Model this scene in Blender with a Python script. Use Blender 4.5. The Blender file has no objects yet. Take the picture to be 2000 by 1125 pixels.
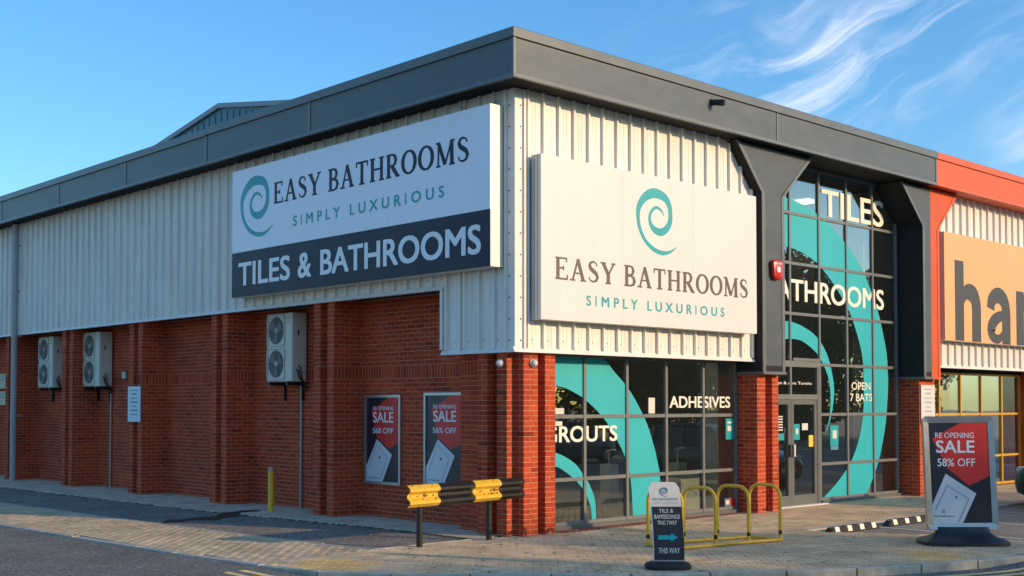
import bpy, bmesh, math, random
from mathutils import Vector, Matrix
R = math.radians
random.seed(7)
scene = bpy.context.scene
COL = scene.collection

# ------------------------------------------------------------------ camera
cam_data = bpy.data.cameras.new("camera")
cam = bpy.data.objects.new("camera", cam_data)
COL.objects.link(cam)
scene.camera = cam
CAM = Vector((-11.919, -12.534, 1.9))
cam.location = CAM
cam.rotation_euler = (R(90 + 1.85), 0, R(46.576 - 90))
cam_data.sensor_width = 36
cam_data.lens = 2357.7 / 2000 * 36
cam_data.shift_y = (714.8 - 562.5) / 2000
cam_data.clip_end = 3000

# ------------------------------------------------------------------ sky, sun, exposure
SUN_EL, SUN_OFF = 15.0, 24.0        # elevation; bearing east of the front facade's normal
world = bpy.data.worlds.new("World")
scene.world = world
world.use_nodes = True
wn, wl = world.node_tree.nodes, world.node_tree.links
wn.clear()
w_out = wn.new('ShaderNodeOutputWorld')
w_bg = wn.new('ShaderNodeBackground')
w_sky = wn.new('ShaderNodeTexSky')
w_sky.sky_type = 'NISHITA'
w_sky.sun_disc = False
w_sky.sun_elevation = R(SUN_EL)
w_sky.sun_rotation = R(180 - SUN_OFF)
w_sky.air_density = 1.0
w_sky.dust_density = 1.0
w_sky.ozone_density = 2.0
w_hs = wn.new('ShaderNodeHueSaturation')
w_hs.inputs['Saturation'].default_value = 1.25
wl.new(w_sky.outputs[0], w_hs.inputs['Color'])
w_gm = wn.new('ShaderNodeGamma'); w_gm.inputs[1].default_value = .9; wl.new(w_hs.outputs[0], w_gm.inputs[0])
w_tn = wn.new('ShaderNodeMix'); w_tn.data_type = 'RGBA'; w_tn.blend_type = 'MULTIPLY'; w_tn.inputs[0].default_value = 1
wl.new(w_gm.outputs[0], w_tn.inputs[6]); w_tn.inputs[7].default_value = (.66, .92, 1.09, 1)
# cirrus: bearing and elevation of the view ray, noise drawn out along the wind, gathered in a few drifts
tc = wn.new('ShaderNodeTexCoord')
sep = wn.new('ShaderNodeSeparateXYZ'); wl.new(tc.outputs['Generated'], sep.inputs[0])
def wmath(op, a, b=None, clamp=False):
    n = wn.new('ShaderNodeMath'); n.operation = op; n.use_clamp = clamp
    for i, v in enumerate((a, b)):
        if v is None: continue
        if isinstance(v, (int, float)): n.inputs[i].default_value = v
        else: wl.new(v, n.inputs[i])
    return n.outputs[0]
DEG = 180 / math.pi
az = wmath('MULTIPLY', wmath('ARCTAN2', sep.outputs[1], sep.outputs[0]), -DEG)
el = wmath('MULTIPLY', wmath('ARCSINE', sep.outputs[2]), DEG)
cmb = wn.new('ShaderNodeCombineXYZ'); wl.new(az, cmb.inputs[0]); wl.new(el, cmb.inputs[1])
def wnoise(vec, scale, detail, rough, dist, loc=(0, 0, 0), rot=0, sc=(1, 1, 1)):
    mp = wn.new('ShaderNodeMapping'); mp.vector_type = 'TEXTURE'; mp.inputs['Rotation'].default_value = (0, 0, R(rot)); mp.inputs['Scale'].default_value = sc; mp.inputs['Location'].default_value = loc
    wl.new(vec, mp.inputs[0]); nz = wn.new('ShaderNodeTexNoise'); nz.inputs['Scale'].default_value = scale; nz.inputs['Detail'].default_value = detail; nz.inputs['Roughness'].default_value = rough; nz.inputs['Distortion'].default_value = dist
    wl.new(mp.outputs[0], nz.inputs['Vector']); return nz
def wrange(v, lo, hi, a=0., b=1.):
    mr = wn.new('ShaderNodeMapRange'); mr.interpolation_type = 'SMOOTHSTEP'; mr.inputs[1].default_value = lo; mr.inputs[2].default_value = hi; mr.inputs[3].default_value = a; mr.inputs[4].default_value = b; wl.new(v, mr.inputs[0]); return mr.outputs[0]
warp = wnoise(cmb.outputs[0], .11, 2, .5, 0)
wv = wn.new('ShaderNodeVectorMath'); wv.operation = 'SUBTRACT'; wl.new(warp.outputs['Color'], wv.inputs[0]); wv.inputs[1].default_value = (.5, .5, .5)
wv2 = wn.new('ShaderNodeVectorMath'); wv2.operation = 'SCALE'; wl.new(wv.outputs[0], wv2.inputs[0]); wv2.inputs['Scale'].default_value = 5
wv3 = wn.new('ShaderNodeVectorMath'); wv3.operation = 'ADD'; wl.new(cmb.outputs[0], wv3.inputs[0]); wl.new(wv2.outputs[0], wv3.inputs[1])
strand = wrange(wnoise(wv3.outputs[0], 1, 6, .6, .5, (3, 1, 0), 27, (11, 1.15, 1)).outputs[0], .45, .80)
veil = wrange(wnoise(wv3.outputs[0], 1, 5, .55, .4, (7, 4, 0), 22, (8, 2.6, 1)).outputs[0], .38, .80)
def drift(a0, e0, sa, se, rot=22):
    c, s_ = math.cos(R(rot)), math.sin(R(rot)); da, de = wmath('SUBTRACT', az, a0), wmath('SUBTRACT', el, e0)
    u_ = wmath('DIVIDE', wmath('ADD', wmath('MULTIPLY', da, c), wmath('MULTIPLY', de, s_)), sa); v_ = wmath('DIVIDE', wmath('SUBTRACT', wmath('MULTIPLY', de, c), wmath('MULTIPLY', da, s_)), se)
    return wmath('POWER', math.e, wmath('MULTIPLY', wmath('ADD', wmath('POWER', wmath('ABSOLUTE', u_), 2.), wmath('POWER', wmath('ABSOLUTE', v_), 2.)), -1.))
DR = [(-32, 15.6, 8.0, 3.0, 20), (-22.0, 11.2, 2.4, 2.0, 25), (-5, 24, 12, 5, 20), (40, 30, 14, 6, 15), (120, 28, 16, 6, 20), (-110, 30, 14, 6, 20), (170, 40, 14, 7, 10)]
msk = None
for d_ in DR: q_ = drift(*d_); msk = q_ if msk is None else wmath('ADD', msk, q_)
cl = wmath('MULTIPLY', wmath('ADD', wmath('MULTIPLY', strand, 1.0), wmath('MULTIPLY', veil, .5)), msk, True)
cl = wmath('MULTIPLY', cl, .80)
w_mix = wn.new('ShaderNodeMix'); w_mix.data_type = 'RGBA'
wl.new(cl, w_mix.inputs[0]); wl.new(w_tn.outputs[2], w_mix.inputs[6])
w_mix.inputs[7].default_value = (4.0, 4.2, 4.7, 1)
wl.new(w_mix.outputs[2], w_bg.inputs['Color'])
w_bg.inputs['Strength'].default_value = 0.13
wl.new(w_bg.outputs[0], w_out.inputs[0])

sun_data = bpy.data.lights.new("sun", 'SUN')
sun_data.energy = 2.0
sun_data.color = (1.0, 0.69, 0.375)
sun_data.angle = R(0.6)
sun = bpy.data.objects.new("sun", sun_data)
COL.objects.link(sun)
SUN_DIR = Vector((math.sin(R(SUN_OFF)) * math.cos(R(SUN_EL)), -math.cos(R(SUN_OFF)) * math.cos(R(SUN_EL)), math.sin(R(SUN_EL))))
sun.rotation_euler = SUN_DIR.to_track_quat('Z', 'Y').to_euler()
sun.location = (20, -60, 30)
vs = scene.view_settings
vs.view_transform = 'Standard'; vs.look = 'None'; vs.gamma = 1.0; vs.use_curve_mapping = False
vs.exposure = 1.08

# ------------------------------------------------------------------ materials
def lin(r, g, b):
    f = lambda c: (c / 255 / 12.92) if c / 255 <= .04045 else ((c / 255 + .055) / 1.055) ** 2.4
    return (f(r), f(g), f(b))
def mat(name, col, rough=.6, metal=0., var=0., vscale=8., bump=0., bscale=60., spec=.5, col2=None, stretch=(1, 1, 1), coord='Object'):
    """procedural: colour broken up by noise, optional fine relief"""
    m = bpy.data.materials.new(name); m.use_nodes = True
    n, l = m.node_tree.nodes, m.node_tree.links
    b = n['Principled BSDF']
    b.inputs['Base Color'].default_value = (*col, 1); b.inputs['Roughness'].default_value = rough
    b.inputs['Metallic'].default_value = metal; b.inputs['Specular IOR Level'].default_value = spec
    if var or bump:
        t = n.new('ShaderNodeTexCoord'); mp = n.new('ShaderNodeMapping'); mp.inputs['Scale'].default_value = stretch
        if coord == 'World':
            g = n.new('ShaderNodeNewGeometry'); l.new(g.outputs['Position'], mp.inputs[0])
        else: l.new(t.outputs[coord], mp.inputs[0])
    if var:
        nz = n.new('ShaderNodeTexNoise'); nz.inputs['Scale'].default_value = vscale; nz.inputs['Detail'].default_value = 6; nz.inputs['Roughness'].default_value = .6
        l.new(mp.outputs[0], nz.inputs['Vector'])
        mr = n.new('ShaderNodeMapRange'); mr.inputs[1].default_value = .3; mr.inputs[2].default_value = .7; l.new(nz.outputs[0], mr.inputs[0])
        mx = n.new('ShaderNodeMix'); mx.data_type = 'RGBA'; l.new(mr.outputs[0], mx.inputs[0])
        c2 = col2 if col2 else tuple(min(1, c * (1 + var)) for c in col)
        mx.inputs[6].default_value = (*[c * (1 - var) for c in col], 1); mx.inputs[7].default_value = (*c2, 1)
        l.new(mx.outputs[2], b.inputs['Base Color'])
        rr = n.new('ShaderNodeMapRange'); rr.inputs[3].default_value = max(.05, rough - .1); rr.inputs[4].default_value = min(1, rough + .1)
        l.new(nz.outputs[0], rr.inputs[0]); l.new(rr.outputs[0], b.inputs['Roughness'])
    if bump:
        nb = n.new('ShaderNodeTexNoise'); nb.inputs['Scale'].default_value = bscale; nb.inputs['Detail'].default_value = 4
        l.new(mp.outputs[0], nb.inputs['Vector'])
        bp = n.new('ShaderNodeBump'); bp.inputs['Strength'].default_value = bump; bp.inputs['Distance'].default_value = .01
        l.new(nb.outputs[0], bp.inputs['Height']); l.new(bp.outputs[0], b.inputs['Normal'])
    return m
def piece_mat(name, stops, rough=.85, bump=.3, bscale=50., stain=.25):
    """bricks and pavers: every piece takes its own tone"""
    m = bpy.data.materials.new(name); m.use_nodes = True
    n, l = m.node_tree.nodes, m.node_tree.links; b = n['Principled BSDF']
    g = n.new('ShaderNodeNewGeometry'); oi = n.new('ShaderNodeObjectInfo')
    ad = n.new('ShaderNodeMath'); ad.operation = 'ADD'; l.new(g.outputs['Random Per Island'], ad.inputs[0]); l.new(oi.outputs['Random'], ad.inputs[1])
    fr = n.new('ShaderNodeMath'); fr.operation = 'FRACT'; l.new(ad.outputs[0], fr.inputs[0])
    cr = n.new('ShaderNodeValToRGB'); cr.color_ramp.interpolation = 'CONSTANT'
    el = cr.color_ramp.elements
    while len(el) < len(stops): el.new(.5)
    for i, (p, c) in enumerate(stops): el[i].position = p; el[i].color = (*c, 1)
    l.new(fr.outputs[0], cr.inputs[0])
    nz = n.new('ShaderNodeTexNoise'); nz.inputs['Scale'].default_value = 1.1; nz.inputs['Detail'].default_value = 7; nz.inputs['Roughness'].default_value = .65
    l.new(g.outputs['Position'], nz.inputs['Vector'])
    mr = n.new('ShaderNodeMapRange'); mr.inputs[1].default_value = .3; mr.inputs[2].default_value = .7; mr.inputs[3].default_value = 1 - stain; mr.inputs[4].default_value = 1 + stain
    l.new(nz.outputs[0], mr.inputs[0])
    nf = n.new('ShaderNodeTexNoise'); nf.inputs['Scale'].default_value = 45; nf.inputs['Detail'].default_value = 3; l.new(g.outputs['Position'], nf.inputs['Vector'])
    mf = n.new('ShaderNodeMapRange'); mf.inputs[1].default_value = .3; mf.inputs[2].default_value = .7; mf.inputs[3].default_value = .82; mf.inputs[4].default_value = 1.18; l.new(nf.outputs[0], mf.inputs[0])
    mm = n.new('ShaderNodeMath'); mm.operation = 'MULTIPLY'; l.new(mr.outputs[0], mm.inputs[0]); l.new(mf.outputs[0], mm.inputs[1])
    vm = n.new('ShaderNodeVectorMath'); vm.operation = 'SCALE'; l.new(cr.outputs[0], vm.inputs[0]); l.new(mm.outputs[0], vm.inputs['Scale'])
    l.new(vm.outputs[0], b.inputs['Base Color']); b.inputs['Roughness'].default_value = rough; b.inputs['Specular IOR Level'].default_value = .25
    nb = n.new('ShaderNodeTexNoise'); nb.inputs['Scale'].default_value = bscale; nb.inputs['Detail'].default_value = 4; l.new(g.outputs['Position'], nb.inputs['Vector'])
    bp = n.new('ShaderNodeBump'); bp.inputs['Strength'].default_value = bump; bp.inputs['Distance'].default_value = .008
    l.new(nb.outputs[0], bp.inputs['Height']); l.new(bp.outputs[0], b.inputs['Normal'])
    return m
def glass_mat(name, tint=(.80, .84, .82), ior=1.55):
    m = bpy.data.materials.new(name); m.use_nodes = True
    n, l = m.node_tree.nodes, m.node_tree.links; n.clear()
    o = n.new('ShaderNodeOutputMaterial'); mx = n.new('ShaderNodeMixShader'); tr = n.new('ShaderNodeBsdfTransparent'); gl = n.new('ShaderNodeBsdfGlossy'); fr = n.new('ShaderNodeFresnel')
    tr.inputs[0].default_value = (*tint, 1); gl.inputs['Roughness'].default_value = .004; g0 = n.new('ShaderNodeNewGeometry'); mi = n.new('ShaderNodeMapRange'); mi.inputs[3].default_value = ior; mi.inputs[4].default_value = 1 / ior
    l.new(g0.outputs['Backfacing'], mi.inputs[0]); l.new(mi.outputs[0], fr.inputs[0])      # thin pane: both faces reflect like the outer one
    m2 = n.new('ShaderNodeMath'); m2.operation = 'MULTIPLY'; m2.inputs[1].default_value = 2.9; m2.use_clamp = True
    nz = n.new('ShaderNodeTexNoise'); nz.inputs['Scale'].default_value = .9; nz.inputs['Detail'].default_value = 1
    g = n.new('ShaderNodeNewGeometry'); l.new(g.outputs['Position'], nz.inputs['Vector'])
    bp = n.new('ShaderNodeBump'); bp.inputs['Strength'].default_value = .025; bp.inputs['Distance'].default_value = .05; l.new(nz.outputs[0], bp.inputs['Height']); l.new(bp.outputs[0], gl.inputs['Normal'])
    l.new(fr.outputs[0], m2.inputs[0]); l.new(m2.outputs[0], mx.inputs[0]); l.new(tr.outputs[0], mx.inputs[1]); l.new(gl.outputs[0], mx.inputs[2]); l.new(mx.outputs[0], o.inputs[0])
    return m
def emit_mat(name, col, s):
    m = bpy.data.materials.new(name); m.use_nodes = True
    b = m.node_tree.nodes['Principled BSDF']; b.inputs['Base Color'].default_value = (*col, 1)
    b.inputs['Emission Color'].default_value = (*col, 1); b.inputs['Emission Strength'].default_value = s
    return m
def asphalt_mat(name, base, light):
    m = bpy.data.materials.new(name); m.use_nodes = True
    n, l = m.node_tree.nodes, m.node_tree.links; b = n['Principled BSDF']; g = n.new('ShaderNodeNewGeometry')
    v = n.new('ShaderNodeTexVoronoi'); v.inputs['Scale'].default_value = 55; l.new(g.outputs['Position'], v.inputs['Vector'])
    n1 = n.new('ShaderNodeTexNoise'); n1.inputs['Scale'].default_value = .8; n1.inputs['Detail'].default_value = 8; n1.inputs['Roughness'].default_value = .7; l.new(g.outputs['Position'], n1.inputs['Vector'])
    n2 = n.new('ShaderNodeTexNoise'); n2.inputs['Scale'].default_value = 24; n2.inputs['Detail'].default_value = 6; n2.inputs['Roughness'].default_value = .75; l.new(g.outputs['Position'], n2.inputs['Vector'])
    hs = n.new('ShaderNodeSeparateColor'); l.new(v.outputs['Color'], hs.inputs[0])
    mr = n.new('ShaderNodeMapRange'); mr.inputs[1].default_value = .3; mr.inputs[2].default_value = 1; l.new(hs.outputs[0], mr.inputs[0])
    pw = n.new('ShaderNodeMath'); pw.operation = 'POWER'; pw.inputs[1].default_value = 2.2; l.new(mr.outputs[0], pw.inputs[0])
    mx = n.new('ShaderNodeMix'); mx.data_type = 'RGBA'; l.new(pw.outputs[0], mx.inputs[0]); mx.inputs[6].default_value = (*base, 1); mx.inputs[7].default_value = (*light, 1)
    ad = n.new('ShaderNodeMath'); ad.operation = 'ADD'; l.new(n1.outputs[0], ad.inputs[0]); l.new(n2.outputs[0], ad.inputs[1])
    m3 = n.new('ShaderNodeMapRange'); m3.inputs[1].default_value = .7; m3.inputs[2].default_value = 1.3; m3.inputs[3].default_value = .6; m3.inputs[4].default_value = 1.45; l.new(ad.outputs[0], m3.inputs[0])
    vm = n.new('ShaderNodeVectorMath'); vm.operation = 'SCALE'; l.new(mx.outputs[2], vm.inputs[0]); l.new(m3.outputs[0], vm.inputs['Scale'])
    l.new(vm.outputs[0], b.inputs['Base Color']); b.inputs['Roughness'].default_value = .9; b.inputs['Specular IOR Level'].default_value = .2
    bp = n.new('ShaderNodeBump'); bp.inputs['Strength'].default_value = .6; bp.inputs['Distance'].default_value = .01; l.new(n2.outputs[0], bp.inputs['Height']); l.new(bp.outputs[0], b.inputs['Normal'])
    return m
def leaf_mat(name, c1, c2):
    m = bpy.data.materials.new(name); m.use_nodes = True
    n, l = m.node_tree.nodes, m.node_tree.links; b = n['Principled BSDF']; g = n.new('ShaderNodeNewGeometry')
    mx = n.new('ShaderNodeMix'); mx.data_type = 'RGBA'; l.new(g.outputs['Random Per Island'], mx.inputs[0]); mx.inputs[6].default_value = (*c1, 1); mx.inputs[7].default_value = (*c2, 1)
    l.new(mx.outputs[2], b.inputs['Base Color']); b.inputs['Roughness'].default_value = .6
    tl = n.new('ShaderNodeBsdfTranslucent'); ms_ = n.new('ShaderNodeMixShader'); ms_.inputs[0].default_value = .55; l.new(mx.outputs[2], tl.inputs[0]); l.new(b.outputs[0], ms_.inputs[1]); l.new(tl.outputs[0], ms_.inputs[2]); l.new(ms_.outputs[0], n['Material Output'].inputs[0])
    return m

BRICK = piece_mat('brick', [(0, (.42, .057, .020)), (.3, (.45, .066, .023)), (.55, (.39, .050, .019)), (.72, (.48, .076, .026)), (.88, (.34, .044, .019)), (.97, (.25, .037, .020))], bump=.35, stain=.3)
MORTAR = mat('mortar', (.54, .20, .115), .95, var=.25, vscale=30, bump=.4, coord='World')
PAVER = piece_mat('paver', [(0, (.56, .41, .255)), (.3, (.60, .445, .275)), (.55, (.53, .395, .245)), (.75, (.63, .47, .295)), (.9, (.47, .355, .225))], rough=.9, stain=.28)
PAVERRED = piece_mat('red_paver', [(0, (.24, .08, .055)), (.4, (.28, .10, .07)), (.75, (.19, .07, .055))], rough=.9)
JOINT = mat('paving_joint', (.13, .10, .075), .95, var=.3, vscale=6, coord='World')
TACTILE = piece_mat('tactile', [(0, (.66, .43, .17)), (.5, (.60, .39, .16)), (.8, (.70, .47, .20))], rough=.9, stain=.3)
ASPHALT = asphalt_mat('asphalt', (.13, .12, .106), (.34, .32, .29))
LANE = asphalt_mat('lane_asphalt', (.17, .145, .12), (.46, .40, .34))
PARKASPH = asphalt_mat('parking_asphalt', (.22, .195, .165), (.36, .33, .28))
FARGROUND = mat('far_ground', (.38, .31, .23), .95, var=.3, vscale=.3, coord='World')
CONCRETE = mat('concrete', (.62, .48, .35), .92, var=.25, vscale=2.2, bump=.35, coord='World')
KERB = mat('kerb_stone', (.44, .40, .33), .92, var=.28, vscale=5, bump=.4, coord='World')
CLAD = mat('silver_cladding', (.76, .72, .67), .48, var=.13, vscale=1.2, stretch=(6, 6, .5), coord='World', spec=.4)
CLADTRIM = mat('cladding_trim', (.76, .72, .67), .45, var=.07, vscale=3, coord='World', spec=.4)
BOLT = mat('bolt_head', (.08, .08, .085), .4, .6)
GREY = mat('slate_grey_coating', (.088, .100, .110), .42, var=.12, vscale=1.5, stretch=(1, 1, 3), coord='World', spec=.45)
GREYTRIM = mat('slate_grey_trim', (.13, .138, .138), .4, var=.1, vscale=3, coord='World')
GREYCAP = mat('slate_grey_cap', (.11, .116, .118), .38, var=.1, vscale=2, coord='World')
FRAME = mat('window_frame_grey', (.16, .165, .16), .4, var=.06, vscale=4, coord='World')
FRAMEDK = mat('door_frame_grey', (.115, .12, .12), .4, var=.06, vscale=4, coord='World')
DARKSOF = mat('dark_soffit', (.022, .023, .025), .75, var=.1, vscale=3, coord='World', spec=.2)
ORANGE = mat('orange_coating', (.64, .088, .013), .5, var=.06, vscale=2, coord='World')
YELLOWFR = mat('yellow_frame', (.62, .33, .03), .4, var=.08, vscale=4, coord='World')
GLASS = glass_mat('glass')
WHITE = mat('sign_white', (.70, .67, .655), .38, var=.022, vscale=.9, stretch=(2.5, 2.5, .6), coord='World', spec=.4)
SHADEWHITE = mat('sign_white_shaded', (.87, .86, .94), .4, var=.022, vscale=.9, stretch=(2.5, 2.5, .6), coord='World', spec=.4)  # shaded copy of the sign white: blue skylight and extra brightness put into the colour
WHITEGREY = mat('off_white_paint', (.62, .62, .60), .45, var=.08, vscale=5)
ALU = mat('brushed_aluminium', (.46, .47, .49), .35, .7, var=.08, vscale=5)
SIGNEDGE = mat('sign_edge', (.66, .65, .60), .4, .25, var=.06, vscale=4, coord='World')
NAVY = mat('navy_print', (.020, .021, .036), .35, var=.08, vscale=3, coord='World')
NAVYSIGN = mat('navy_sign', (.018, .020, .043), .45, var=.06, vscale=2, coord='World', spec=.25)
SLATETXT = mat('dark_lettering', (.045, .04, .045), .45, var=.05, vscale=3, coord='World')
BROWNTXT = mat('bronze_lettering', (.10, .072, .055), .45, var=.05, vscale=3, coord='World')
TEALTXT = mat('teal_lettering', (.004, .33, .365), .42, var=.05, vscale=3, coord='World')
TEAL = mat('teal_vinyl', (.004, .40, .46), .5, var=.05, vscale=2, coord='World')
CREAMTXT = mat('cream_vinyl', (.84, .78, .68), .45, var=.03, vscale=3, coord='World')
PALETXT = mat('pale_print', (.84, .84, .88), .45, var=.03, vscale=3, coord='World')
RED = mat('red_print', (.68, .028, .024), .45, var=.12, vscale=3)
REDPLAST = mat('red_plastic', (.55, .02, .018), .3)
TRAY = mat('tray_print', (.64, .66, .72), .4, var=.06, vscale=2)
TRAYLINE = mat('tray_line', (.36, .38, .45), .45, var=.05, vscale=3)
BLACKPLAST = mat('black_plastic', (.014, .016, .02), .42, var=.15, vscale=6)
BLACKPAINT = mat('black_paint', (.011, .011, .012), .35, var=.4, vscale=25, col2=(.018, .018, .018))
YELPAINT = mat('yellow_paint', (.74, .42, .02), .42, var=.12, vscale=14, col2=(.80, .48, .05), bump=.1)
RUST = mat('rust', (.07, .028, .014), .9, var=.4, vscale=30)
ACWHITE = mat('ac_casing', (.60, .58, .52), .5, var=.07, vscale=3)
ACDARK = mat('ac_grille_dark', (.10, .10, .095), .6, var=.1, vscale=8)
ACGREY = mat('ac_fan_grey', (.22, .22, .21), .55, var=.1, vscale=8)
PIPE = mat('grey_pipe', (.34, .345, .345), .45, var=.1, vscale=2, stretch=(1, 1, .4), coord='World')
RUBBER = mat('black_rubber', (.018, .018, .018), .8, var=.2, vscale=20)
ROADWHITE = mat('road_paint_white', (.55, .54, .50), .8, var=.25, vscale=12, coord='World')
ROADYEL = mat('road_paint_yellow', (.78, .60, .24), .8, var=.22, vscale=12, coord='World')
INTFLOOR = mat('shop_floor', (.34, .32, .29), .35, var=.15, vscale=2, coord='World')
INTWALL = mat('shop_wall', (.30, .30, .28), .8, var=.1, vscale=1, coord='World')
INTWHITE = mat('shop_white', (.62, .61, .55), .5, var=.05, vscale=2)
ROOFMAT = mat('roof_sheet', (.13, .135, .14), .6, var=.15, vscale=1, coord='World')
BLUECLAD = mat('blue_grey_cladding', (.085, .20, .245), .5, var=.12, vscale=1.5, coord='World')
SHEDTRIM = mat('shed_trim', (.26, .29, .31), .5, var=.1, vscale=2, coord='World')
PALEPEACH = mat('peach_sign', (.78, .40, .17), .5, var=.04, vscale=1, coord='World')
HANTXT = mat('charcoal_lettering', (.045, .043, .045), .5, var=.06, vscale=3, coord='World')
BARK = mat('bark', (.06, .045, .035), .9, var=.4, vscale=9, bump=.6, bscale=20)
LEAF = leaf_mat('leaf', (.045, .075, .018), (.13, .15, .045))
MOSS = mat('moss', (.05, .06, .02), .95, var=.5, vscale=30, coord='World')
WETSTAIN = mat('wet_stain', (.03, .026, .024), .55, var=.4, vscale=6, coord='World')
LAMPGLOW = emit_mat('ceiling_fill_lamp', (1, .88, .72), 2.5)  # glow of the ceiling panels, most of them added as interior fill
STICKER_Y = mat('yellow_sticker', (.75, .55, .06), .5)
STICKER_B = mat('blue_sticker', (.09, .22, .34), .5)

# ------------------------------------------------------------------ mesh tools
class MB:
    def __init__(s): s.v = []; s.f = []; s.mi = []; s.cur = 0
    def quad(s, *p):
        i = len(s.v); s.v += [tuple(q) for q in p]; s.f.append(tuple(range(i, i + len(p)))); s.mi.append(s.cur); return s
    def box(s, x0, x1, y0, y1, z0, z1):
        i = len(s.v)
        s.v += [(x0, y0, z0), (x1, y0, z0), (x1, y1, z0), (x0, y1, z0), (x0, y0, z1), (x1, y0, z1), (x1, y1, z1), (x0, y1, z1)]
        for q in ((3, 2, 1, 0), (4, 5, 6, 7), (0, 1, 5, 4), (1, 2, 6, 5), (2, 3, 7, 6), (3, 0, 4, 7)):
            s.f.append(tuple(i + k for k in q)); s.mi.append(s.cur)
        return s
    def prism(s, poly, O, U, V, N, d0, d1):
        """poly in (u,v), thickness d0..d1 along N"""
        O, U, V, N = map(Vector, (O, U, V, N)); i = len(s.v); n = len(poly)
        for d in (d0, d1):
            for u, v in poly: s.v.append(tuple(O + U * u + V * v + N * d))
        a = sum(poly[k][0] * poly[(k + 1) % n][1] - poly[(k + 1) % n][0] * poly[k][1] for k in range(n))
        flip = (a > 0) != (U.cross(V).dot(N) > 0)
        top = list(range(i + n, i + 2 * n)); bot = list(range(i, i + n))
        s.f.append(tuple(reversed(top)) if flip else tuple(top)); s.f.append(tuple(bot) if flip else tuple(reversed(bot)))
        for k in range(n):
            q = (i + k, i + (k + 1) % n, i + n + (k + 1) % n, i + n + k)
            s.f.append(tuple(reversed(q)) if flip else q)
        s.mi += [s.cur] * (n + 2)
        return s
    def tube(s, pts, r, n=10, caps=True):
        pts = [Vector(p) for p in pts]; i0 = len(s.v); up = None
        for k, p in enumerate(pts):
            t = ((pts[min(k + 1, len(pts) - 1)] - pts[max(k - 1, 0)])).normalized()
            if up is None: up = Vector((0, 0, 1)) if abs(t.z) < .9 else Vector((1, 0, 0))
            a = t.cross(up).normalized(); b = a.cross(t).normalized(); up = b
            rr = r[k] if isinstance(r, (list, tuple)) else r
            for j in range(n):
                w = 2 * math.pi * j / n; s.v.append(tuple(p + a * math.cos(w) * rr + b * math.sin(w) * rr))
        for k in range(len(pts) - 1):
            for j in range(n):
                q = (i0 + k * n + j, i0 + k * n + (j + 1) % n, i0 + (k + 1) * n + (j + 1) % n, i0 + (k + 1) * n + j)
                s.f.append(q[::-1]); s.mi.append(s.cur)
        if caps:
            s.f.append(tuple(range(i0, i0 + n))); s.mi.append(s.cur)
            e = i0 + (len(pts) - 1) * n; s.f.append(tuple(reversed(range(e, e + n)))); s.mi.append(s.cur)
        return s
    def lathe(s, prof, O, A, n=20):
        """prof (radius, height) round axis A through O"""
        O, A = Vector(O), Vector(A).normalized(); a = A.orthogonal().normalized(); b = A.cross(a); i0 = len(s.v)
        for r_, h in prof:
            for j in range(n):
                w = 2 * math.pi * j / n; s.v.append(tuple(O + A * h + (a * math.cos(w) + b * math.sin(w)) * max(r_, 1e-4)))
        for k in range(len(prof) - 1):
            for j in range(n):
                s.f.append((i0 + k * n + j, i0 + k * n + (j + 1) % n, i0 + (k + 1) * n + (j + 1) % n, i0 + (k + 1) * n + j)); s.mi.append(s.cur)
        return s
    def ribbon(s, pts, ws, F, d0, d1):
        """flat stroke of varying width in frame F=(O,U,V,N)"""
        L, Rr = [], []
        for k, (x, y) in enumerate(pts):
            x0, y0 = pts[max(k - 1, 0)]; x1, y1 = pts[min(k + 1, len(pts) - 1)]
            l = math.hypot(x1 - x0, y1 - y0) or 1; nx, ny = -(y1 - y0) / l, (x1 - x0) / l
            w = (ws[k] if isinstance(ws, (list, tuple)) else ws) / 2
            L.append((x + nx * w, y + ny * w)); Rr.append((x - nx * w, y - ny * w))
        O, U, V, N = map(Vector, F); i = len(s.v); n = len(pts)
        for d in (d0, d1):
            for u, v in L + Rr: s.v.append(tuple(O + U * u + V * v + N * d))
        T = 2 * n
        for k in range(n - 1):
            s.f.append((i + T + n + k, i + T + n + k + 1, i + T + k + 1, i + T + k))
            s.f.append((i + k, i + k + 1, i + T + k + 1, i + T + k)); s.f.append((i + n + k + 1, i + n + k, i + T + n + k, i + T + n + k + 1)); s.mi += [s.cur] * 3
        for k, rev in ((0, 0), (n - 1, 1)):
            q = (i + k, i + T + k, i + T + n + k, i + n + k); s.f.append(q[::-1] if rev else q); s.mi.append(s.cur)
        return s
    def build(s, name, m, parent=None, smooth=False, local=False, bevel=0, kind=None):
        me = bpy.data.meshes.new(name); off = Vector((0, 0, 0))
        if parent is not None and not local:
            p = parent
            while p is not None: off += p.location; p = p.parent
        vv = [(x - off.x, y - off.y, z - off.z) for x, y, z in s.v] if off.length else s.v
        me.from_pydata(vv, [], s.f)
        for k in (m if isinstance(m, (list, tuple)) else [m]): me.materials.append(k)
        if any(s.mi): me.polygons.foreach_set('material_index', s.mi)
        if bevel:
            bm = bmesh.new(); bm.from_mesh(me); bmesh.ops.remove_doubles(bm, verts=bm.verts, dist=1e-5)
            ed = [e for e in bm.edges if len(e.link_faces) == 2 and e.calc_face_angle(0) > .5]
            bmesh.ops.bevel(bm, geom=ed, offset=bevel, segments=2, profile=.5, affect='EDGES', clamp_overlap=True); bm.to_mesh(me); bm.free()
        if smooth:
            me.polygons.foreach_set('use_smooth', [True] * len(me.polygons))
            me.set_sharp_from_angle(angle=R(40))
        me.update()
        o = bpy.data.objects.new(name, me); COL.objects.link(o)
        if parent is not None: o.parent = parent
        if kind: o['kind'] = kind
        return o
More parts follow.
